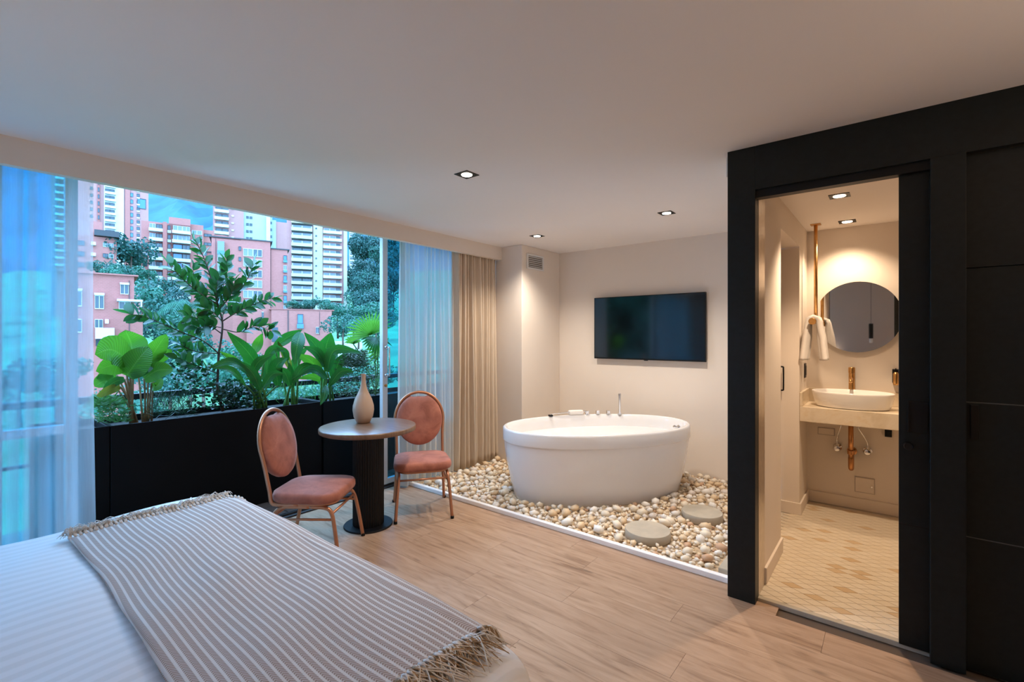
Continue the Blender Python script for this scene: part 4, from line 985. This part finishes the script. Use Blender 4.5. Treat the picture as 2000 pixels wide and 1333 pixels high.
def winmesh(glassm, frame='conc_white', split=True):
    b = MB(); f = .055
    b.box(-.5, -.10, -.5, .5, 0, -.5+f); b.box(-.5, -.10, .5-f, .5, 0, .5); b.box(-.5, -.10, -.5+f, -.5+f*.7, 0, .5-f); b.box(.5-f*.7, -.10, -.5+f, .5, 0, .5-f)
    if split: b.box(-.03, -.10, -.5+f, .03, 0, .5-f)
    g = MB().box(-.5+f*.7, -.03, -.5+f, .5-f*.7, 0, .5-f)
    return b.mesh('window', frame), g.mesh('pane', glassm)
WM = {'d': winmesh('win_dark', 'roofdark'), 'p': winmesh('win_pale'), 'b': winmesh('win_blue', 'roofdark', False), 'w': winmesh('win_dark'), 's': winmesh('win_dark', 'roofdark', False)}
class Bld:
    """an apartment block whose front stands at distance D from the window, facing the room"""
    def __init__(s, name, label, D, u0, v0, u1, mat, depth=16, vb=None, cat='building', rz=0):
        s.D = D; s.k = D/FPX; um = (u0+u1)/2; s.um = um; p = ptd(um, VH, D); s.z0 = terr(D)-6; r = ray(um); L = sqrt(r[0]**2+r[1]**2); s.n = (r[0]/L, r[1]/L); s.T = (s.n[1], -s.n[0]); s.p = (p.x, p.y)
        s.t = thing(name, label, cat, (p.x, p.y, s.z0), math.atan2(s.T[1], s.T[0])); s.b = MB()
        s.mat = mat; s.wall(u0, v0, u1, mat, depth)
    def X(s, u):
        r = ray(u); t = (s.p[0]*s.n[0]+s.p[1]*s.n[1])/(r[0]*s.n[0]+r[1]*s.n[1]); return (r[0]*t-s.p[0])*s.T[0]+(r[1]*t-s.p[1])*s.T[1]
    def Z(s, v): return CAMZ-(v-VH)*s.k-s.z0
    def wall(s, u0, v0, u1, mat, depth=16, off=0, vb=None, name='wall_block'):
        o = MB().box(s.X(u0), off, 0 if vb is None else s.Z(vb), s.X(u1), off+depth, s.Z(v0)).build(name, mat, s.t); return o
    def cap(s, u0, v0, u1, off=-.3, h=.5, depth=16, mat='roofdark'):
        MB().box(s.X(u0)-.3, off, s.Z(v0), s.X(u1)+.3, depth, s.Z(v0)+h).build('roof_edge', mat, s.t)
    def win(s, u0, v0, u1, v1, k='d', off=0):
        wo = put('window', WM[k][0], s.t, ((s.X(u0)+s.X(u1))/2, off, (s.Z(v0)+s.Z(v1))/2), (0, 0, 0), (s.X(u1)-s.X(u0), 1.5, s.Z(v0)-s.Z(v1))); put('pane', WM[k][1], wo)
    def bal(s, u0, v0, u1, v1, mat='conc_white', out=1.3, off=0):
        MB().box(s.X(u0), off-out, s.Z(v1), s.X(u1), off-out+.15, s.Z(v0)).box(s.X(u0), off-out+.15, s.Z(v1), s.X(u1), off, s.Z(v1)+.2).build('balcony', mat, s.t)
    def box(s, name, u0, v0, u1, v1, mat, out=.3, off=0, depth=0):
        MB().box(s.X(u0), off-out, s.Z(v1), s.X(u1), off+depth, s.Z(v0)).build(name, mat, s.t)
# low brick house at the left
B = Bld('brick_house', 'red brick house with white window grilles, lowest behind the paddle-leaf plant', 42, 120, 536, 262, 'brick_red', 9)
B.wall(262, 625, 279, 'brick_red', 8); B.cap(120, 536, 262, h=.12, depth=9, mat='brick_red')
for (a, b_, c_, d_, k_) in ((235, 553, 251, 573, 'w'), (185, 577, 203, 604, 'w'), (232, 588, 255, 603, 'w'), (185, 624, 201, 641, 'w'), (187, 663, 202, 676, 'd'), (140, 570, 160, 600, 'w'), (140, 624, 160, 650, 'w')): B.win(a, b_, c_, d_, k_)
for (a, b_, c_) in ((234, 550, 252), (184, 573, 204), (139, 566, 161)): B.box('white_awning', a, b_, c_, b_+4, 'conc_white', .35)
B.box('canopy', 228, 584, 277, 588, 'conc_white', 1.2); B.box('canopy_post', 274, 588, 276, 598, 'conc_white', 1.2); B.box('white_panel', 186, 641, 223, 662, 'conc_white', .9)
B.box('drain_pipe', 252, 545, 253, 670, 'roofdark', .1); B.box('air_unit', 205, 624, 212, 632, 'alu', .4)
# small block with dark roof behind it
B = Bld('apartment_block', 'small brick block with a dark flat roof edge above the brick house', 92, 125, 461, 228, 'brick', 14)
B.cap(188, 460, 229, -1.2, 1.1, 14); B.wall(176, 428, 200, 'brick', 10, 2)
for r_ in range(5):
    v = 472+r_*21; B.win(201, v, 211, v+8, 'p' if r_ % 2 == 0 else 'd'); B.win(212, v, 222, v+8, 'p'); B.bal(178, v+2, 187, v+8)
    B.win(150, v, 165, v+9, 'd'); B.win(130, v, 145, v+9, 'p')
# far left tower
B = Bld('apartment_tower', 'tall brick tower with a white balcony stack, highest at the sheer curtain edge', 150, 100, 230, 290, 'brick_pale', 18)
B.wall(203, 225, 242, 'conc_white', 3, -.5); B.wall(244, 225, 254, 'brick', 3, -.4); B.wall(190, 225, 195, 'brick_red', 1, -.4)
for r_ in range(17):
    v = 300+r_*13.5
    B.win(205, v, 224, v+6, 'd', -.5); B.bal(205, v+6.5, 226, v+11, 'conc_white', 1.2, -.5); B.win(254.5, v, 260, v+8, 'b'); B.win(267, v, 273, v+6, 's'); B.box('sill_block', 267, v+7, 273, v+10, 'conc_white', .3)
    B.win(191, v, 194.5, v+8, 's', -.4); B.win(176, v, 181, v+6, 's')
    if r_ > 3: B.win(110, v, 125, v+6, 'd'); B.bal(108, v+6, 127, v+10)
B.win(268, 376, 285, 397, 'b')
# white balcony building
B = Bld('apartment_block', 'brick block with stacked long white balconies behind the slender tree', 112, 276, 436, 372, 'brick', 16)
B.wall(330, 423, 372, 'brick', 14); B.wall(372, 430, 398, 'brick', 12, 1.5); B.wall(398, 436, 420, 'brick', 12, 3); B.wall(420, 441, 447, 'brick', 12, 5); B.wall(318, 436, 326, 'brick_red', 1.5, -1.4)
for r_ in range(9):
    v = 440+r_*18.3
    B.win(292, v, 304, v+9, 'p'); B.win(305, v, 317, v+9, 'd'); B.bal(291, v+9.5, 318, v+15.5)
    B.win(327.5, v, 333, v+8.5, 'd'); B.box('sill_panel', 327, v+9.5, 334, v+15, 'conc_white', .3)
    B.win(338, v-1, 356, v+8.5, 'b' if r_ > 1 else 'p'); B.win(356.5, v-1, 371, v+8.5, 'p' if r_ < 2 else 'd'); B.bal(336, v+9.5, 372, v+15.5)
    if r_ > 1: B.win(279, v+2, 288, v+10, 'd' if r_ % 3 else 'p')
    if r_ < 2: B.win(375, v+2, 395, v+10, 'p', 1.5); B.win(400, v+4, 415, v+10, 'd', 3); B.win(436, v+8, 444, v+14, 'd', 5)
# big pink block in the middle
B = Bld('apartment_block', 'broad pink brick block with blue bay window and wide pale windows', 74, 413, 468, 528, 'brick', 14)
B.wall(385, 496, 413, 'brick', 12, 1.2); B.wall(372, 508, 386, 'brick', 12, 2.4); B.wall(528, 481, 562, 'brick', 12, .4); B.wall(516, 480, 528, 'brick_red', 12, .8)
B.cap(413, 468, 528, -.2, .16, 14); B.cap(385, 496, 413, 1.0, .16, 13); B.cap(528, 481, 562, .2, .16, 12)
# sloping parapet rising to the middle
for (a, va, c_, vc) in ((413, 468, 432, 463), (432, 463, 470, 468)):
    X0, X1 = B.X(a), B.X(c_); z0 = B.Z(470)
    b = MB(); b.loft([[(X0, 0, z0), (X1, 0, z0), (X1, 0, B.Z(vc)), (X0, 0, B.Z(va))], [(X0, 12, z0), (X1, 12, z0), (X1, 12, B.Z(vc)), (X0, 12, B.Z(va))]]); b.build('parapet', 'brick', B.t)
for r_ in range(7):
    v = 485+r_*20.5
    B.win(475, v, 493.5, v+15, 'p'); B.win(494.5, v, 512, v+15, 'p' if r_ % 2 else 'w'); B.win(466, v-3, 471, v+5, 's')
    B.win(554, v+7, 560.5, v+17, 'p' if r_ % 2 else 'b', .4); B.box('bay_panel', 553.5, v+17.5, 561, v+22, 'win_blue', .5, .4)
    if r_ in (0, 2, 4): B.box('air_unit', 517, v+2, 527, v+11, 'roofdark', .6, .8)
    B.win(399, v+8, 403, v+18, 's', 1.2)
    B.box('facade_joint', 516, v+18, 528, v+18.6, 'roofdark', .03, .8)
b = MB()
for r_ in range(3):
    B.box('bay_window', 425, 476+r_*42, 438.5, 494+r_*42, 'win_pale', .7); B.box('bay_panel', 424.5, 494+r_*42, 439, 501+r_*42, 'win_blue', .8); B.box('bay_window', 425, 501+r_*42, 438.5, 515+r_*42, 'win_pale', .7)
B.box('facade_joint', 421, 470, 421.6, 640, 'roofdark', .05); B.box('facade_joint', 529, 482, 529.6, 640, 'roofdark', .05, .4)
# lower wings
B = Bld('brick_annex', 'low brick annex with a tall blue window and planted roof', 58, 530, 606, 648, 'brick', 9)
B.wall(480, 604, 531, 'brick', 8, 1.0); B.wall(450, 596, 481, 'brick', 8, 2.0); B.cap(530, 606, 648, -.1, .1, 9, 'brick_red'); B.cap(450, 596, 481, 1.9, .1, 9)
B.wall(650, 668, 705, 'conc_white', 6, -1.5); B.win(581, 614, 592, 633, 'b'); B.box('bay_panel', 580, 633, 593, 642, 'win_blue', .35); B.win(617, 639, 623, 652, 'w'); B.win(645, 618, 648, 650, 'p')
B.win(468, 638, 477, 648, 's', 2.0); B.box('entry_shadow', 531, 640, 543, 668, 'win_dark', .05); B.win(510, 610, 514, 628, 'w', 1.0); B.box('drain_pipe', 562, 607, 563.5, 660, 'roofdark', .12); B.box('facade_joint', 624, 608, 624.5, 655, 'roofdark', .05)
# towers behind
B = Bld('apartment_tower', 'pale tower with white balconies on one side behind the pink block', 178, 416, 388, 476, 'brick_pale', 18)
B.wall(476, 396, 532, 'conc_green', 14, 1); B.wall(532, 420, 566, 'brick_pale', 10, 2.5); B.wall(520, 415, 528, 'conc_white', 1.2, .2); B.wall(532, 418, 540, 'conc_green', 1, 2)
for r_ in range(7):
    v = 392+r_*14; B.win(421, v, 446, v+6, 'd'); B.bal(419, v+6.5, 447, v+12, 'conc_white', 1.4); B.win(481, v+11, 486, v+16, 'd', 1); B.win(487.5, v+11, 493, v+16, 'd', 1); B.win(528.5, v+17, 531.5, v+22, 's', 1)
    B.box('white_sign', 452, v+14, 457, v+17, 'conc_white', .3)
B = Bld('apartment_tower', 'tall cream and brick tower with long cream balconies beside the dark forest', 140, 560, 408, 672, 'brick_pale', 18)
B.wall(671, 440, 678, 'conc_cream', 18, -.5); B.wall(612, 405, 630, 'conc_cream', .6, -.5); B.wall(570, 405, 610, 'conc_cream', .4, -.3)
for r_ in range(13):
    v = 424+r_*14.6
    B.win(571, v+5, 609, v+11, 'p' if r_ % 4 else 'd', -.3); B.box('shade_soffit', 570, v+2.6, 610, v+4.6, 'roofdark', .5, -.3); B.bal(569.5, v+11, 610, v+17, 'conc_cream', 1.5, -.3)
    B.win(616, v+7, 619, v+10, 's', -.5); B.win(632, v+6, 656, v+12, 'p'); B.win(656.5, v+6, 664, v+12, 'd'); B.bal(631, v+12, 667, v+17.5, 'conc_white', 1.5)
B = Bld('apartment_tower', 'distant white striped tower half hidden by the dark forest', 230, 682, 420, 706, 'conc_white', 14)
for r_ in range(9):
    v = 440+r_*9; B.win(684, v+2, 704, v+5, 'd'); B.bal(683, v+5.5, 705, v+8.5, 'conc_white', 1.2)

def tree_mesh(seed, mat, n=1500, blobs=9, palm=False):
    r_ = random.Random(seed); b = MB()
    cs = [(Vector((r_.uniform(-.32, .32), r_.uniform(-.32, .32), r_.uniform(.42, .88))), r_.uniform(.14, .26)) for _ in range(blobs)]
    for c_, rad in cs:
        for _ in range(n//blobs):
            d = Vector((r_.gauss(0, 1), r_.gauss(0, 1), r_.gauss(0, 1))).normalized(); p = c_+d*rad*r_.uniform(.75, 1.05)
            a = (d+Vector((r_.uniform(-.8, .8), r_.uniform(-.8, .8), r_.uniform(-.8, .8)))).normalized(); s1 = a.orthogonal().normalized()*r_.uniform(.016, .032); s2 = a.cross(s1).normalized()*r_.uniform(.02, .04)
            b.quad(p-s1, p-s2, p+s1, p+s2)
    return b.mesh('crown', mat), MB().tube([(0, 0, -.15), (.02, 0, .3), (0, .02, .65)], [.03, .022, .01], 7).mesh('trunk', 'bark', True)
TM = [tree_mesh(1, 'tree_a'), tree_mesh(2, 'tree_b'), tree_mesh(3, 'tree_c'), tree_mesh(4, 'tree_b', 1500, 12)]
rq = random.Random(9)
def tree(u, v, D, hpx, k, label, group, wide=1.0):
    """crown top at photo row v, crown height hpx pixels"""
    h = hpx/FPX*D; p = ptd(u, v, D)
    t = thing('tree', label, 'tree', (p.x, p.y, p.z-h*1.08), rq.random()*6.28, group)
    for nm, me in zip(('crown', 'trunk'), TM[k % 4]): put(nm, me, t, (0, 0, 0), (0, 0, 0), (h*wide, h*wide, h))
G1 = 'trees between the brick house and the balcony block'
for (u, v, D, h, k) in ((196, 508, 75, 50, 0), (222, 515, 72, 50, 1), (250, 512, 80, 55, 0), (275, 515, 84, 60, 1), (255, 455, 98, 90, 2), (238, 470, 100, 70, 3), (300, 535, 70, 90, 0), (280, 545, 60, 80, 1), (318, 560, 66, 90, 2), (270, 480, 125, 70, 0), (340, 575, 60, 80, 0), (312, 600, 60, 90, 2), (352, 600, 55, 90, 1)):
    tree(u, v, D, h, k, 'teal-green tree between the brick house and the balcony block', G1)
G2 = 'trees of the dark hillside forest'
for i in range(34):
    u = 697+rq.random()*75; v = 452+rq.random()*115; D = 185-(v-452)*.55
    tree(u, v, D, rq.uniform(55, 85), 2 if rq.random() < .7 else 0, 'dark tree in the hillside forest beside the cream tower', G2, .8)
G3 = 'bushy trees below the hillside forest'
for (u, v, D, h, k) in ((660, 588, 72, 60, 1), (690, 592, 74, 60, 0), (720, 585, 70, 70, 1), (745, 590, 72, 60, 3), (670, 610, 55, 60, 0), (700, 615, 52, 55, 1), (735, 612, 50, 60, 0)):
    tree(u, v, D, h, k, 'bushy green tree at the foot of the hillside forest', G3, 1.2)
G4 = 'roof shrubs on the low annex'
for (u, v, D, h, k) in ((572, 584, 63, 26, 1), (590, 590, 63, 22, 3), (608, 582, 63, 30, 0), (625, 578, 64, 34, 1), (640, 590, 62, 26, 3)):
    tree(u, v, D, h, k, 'green shrub on the roof of the low brick annex', G4, 1.4)
G5 = 'garden bushes just below the balcony'
for (u, v, D, h, k, where) in ((400, 690, 22, 110, 1, 'just behind the slender tree trunk'), (450, 700, 20, 100, 3, 'between the tree trunk and the first strap-leaved plant'), (520, 720, 18, 110, 1, 'behind the first strap-leaved plant'),
        (590, 740, 20, 90, 3, 'behind the plant with the drooping leaf'), (660, 700, 24, 110, 0, 'behind the plant with the pale top leaf'), (720, 690, 24, 100, 1, 'below the lime fan palm'), (330, 700, 20, 110, 0, 'between the paddle-leaf plant and the tree'),
        (240, 740, 16, 120, 1, 'behind the paddle-leaf plant'), (380, 640, 34, 90, 0, 'under the feathery palm'), (470, 668, 34, 70, 3, 'in front of the pink block'), (300, 655, 30, 90, 2, 'beside the brick house'),
        (120, 690, 20, 110, 0, 'behind the hem of the blue-lit sheer curtain'), (40, 700, 22, 110, 1, 'dimly seen through the glazed panel by the bed')):
    tree(u, v, D, h, k, 'garden bush '+where, G5, 1.2)
# feathery palm between the houses
pz = thing('feather_palm', 'blue-green feathery palm between the brick house and the pink block', 'palm tree', ptd(372, 700, 45))
top = ptd(372, 600, 45)-pz.location
MB().tube([(0, 0, -6), top*.5, top], .14, 8).build('trunk', 'bark', pz, True)
for i in range(16):
    a = i/16*2*pi; ln = 2.6; e = top+Vector((cos(a)*ln, sin(a)*ln, rq.uniform(-1.2, .4))); m = top+Vector((cos(a)*ln*.5, sin(a)*ln*.5, 1.1+rq.uniform(-.2, .3)))
    P = bez(top, m, e, 10); b = MB(); b.tube(P, .02, 5)
    for j in range(1, 11):
        for s in (-1, 1):
            for q in (0, .5):
                p = P[j].lerp(P[j-1], q); sd = Vector((-sin(a), cos(a), 0))*s; tip = p+sd*.75*(1-.5*j/11)+Vector((0, 0, -.45))+(P[j]-P[j-1])*.5
                wv = (P[j]-P[j-1])*.12; b.quad(p-wv, p+wv, tip+wv*.2, tip-wv*.2)
    b.build('frond', 'tree_b', pz)
# trees added beyond the frame to darken the television's reflection
for i in range(9):
    h = rq.uniform(9, 14); x, y = -7-i*2.2-rq.random()*2, -9-i*3.2-rq.random()*3
    t = thing('tree', 'added green tree past the end of the balcony, out of the frame', 'tree', (x, y, -7), rq.random()*6, 'added trees past the balcony end')
    for nm, me in zip(('crown', 'trunk'), TM[i % 4]): put(nm, me, t, (0, 0, 0), (0, 0, 0), (h, h, h*1.1))
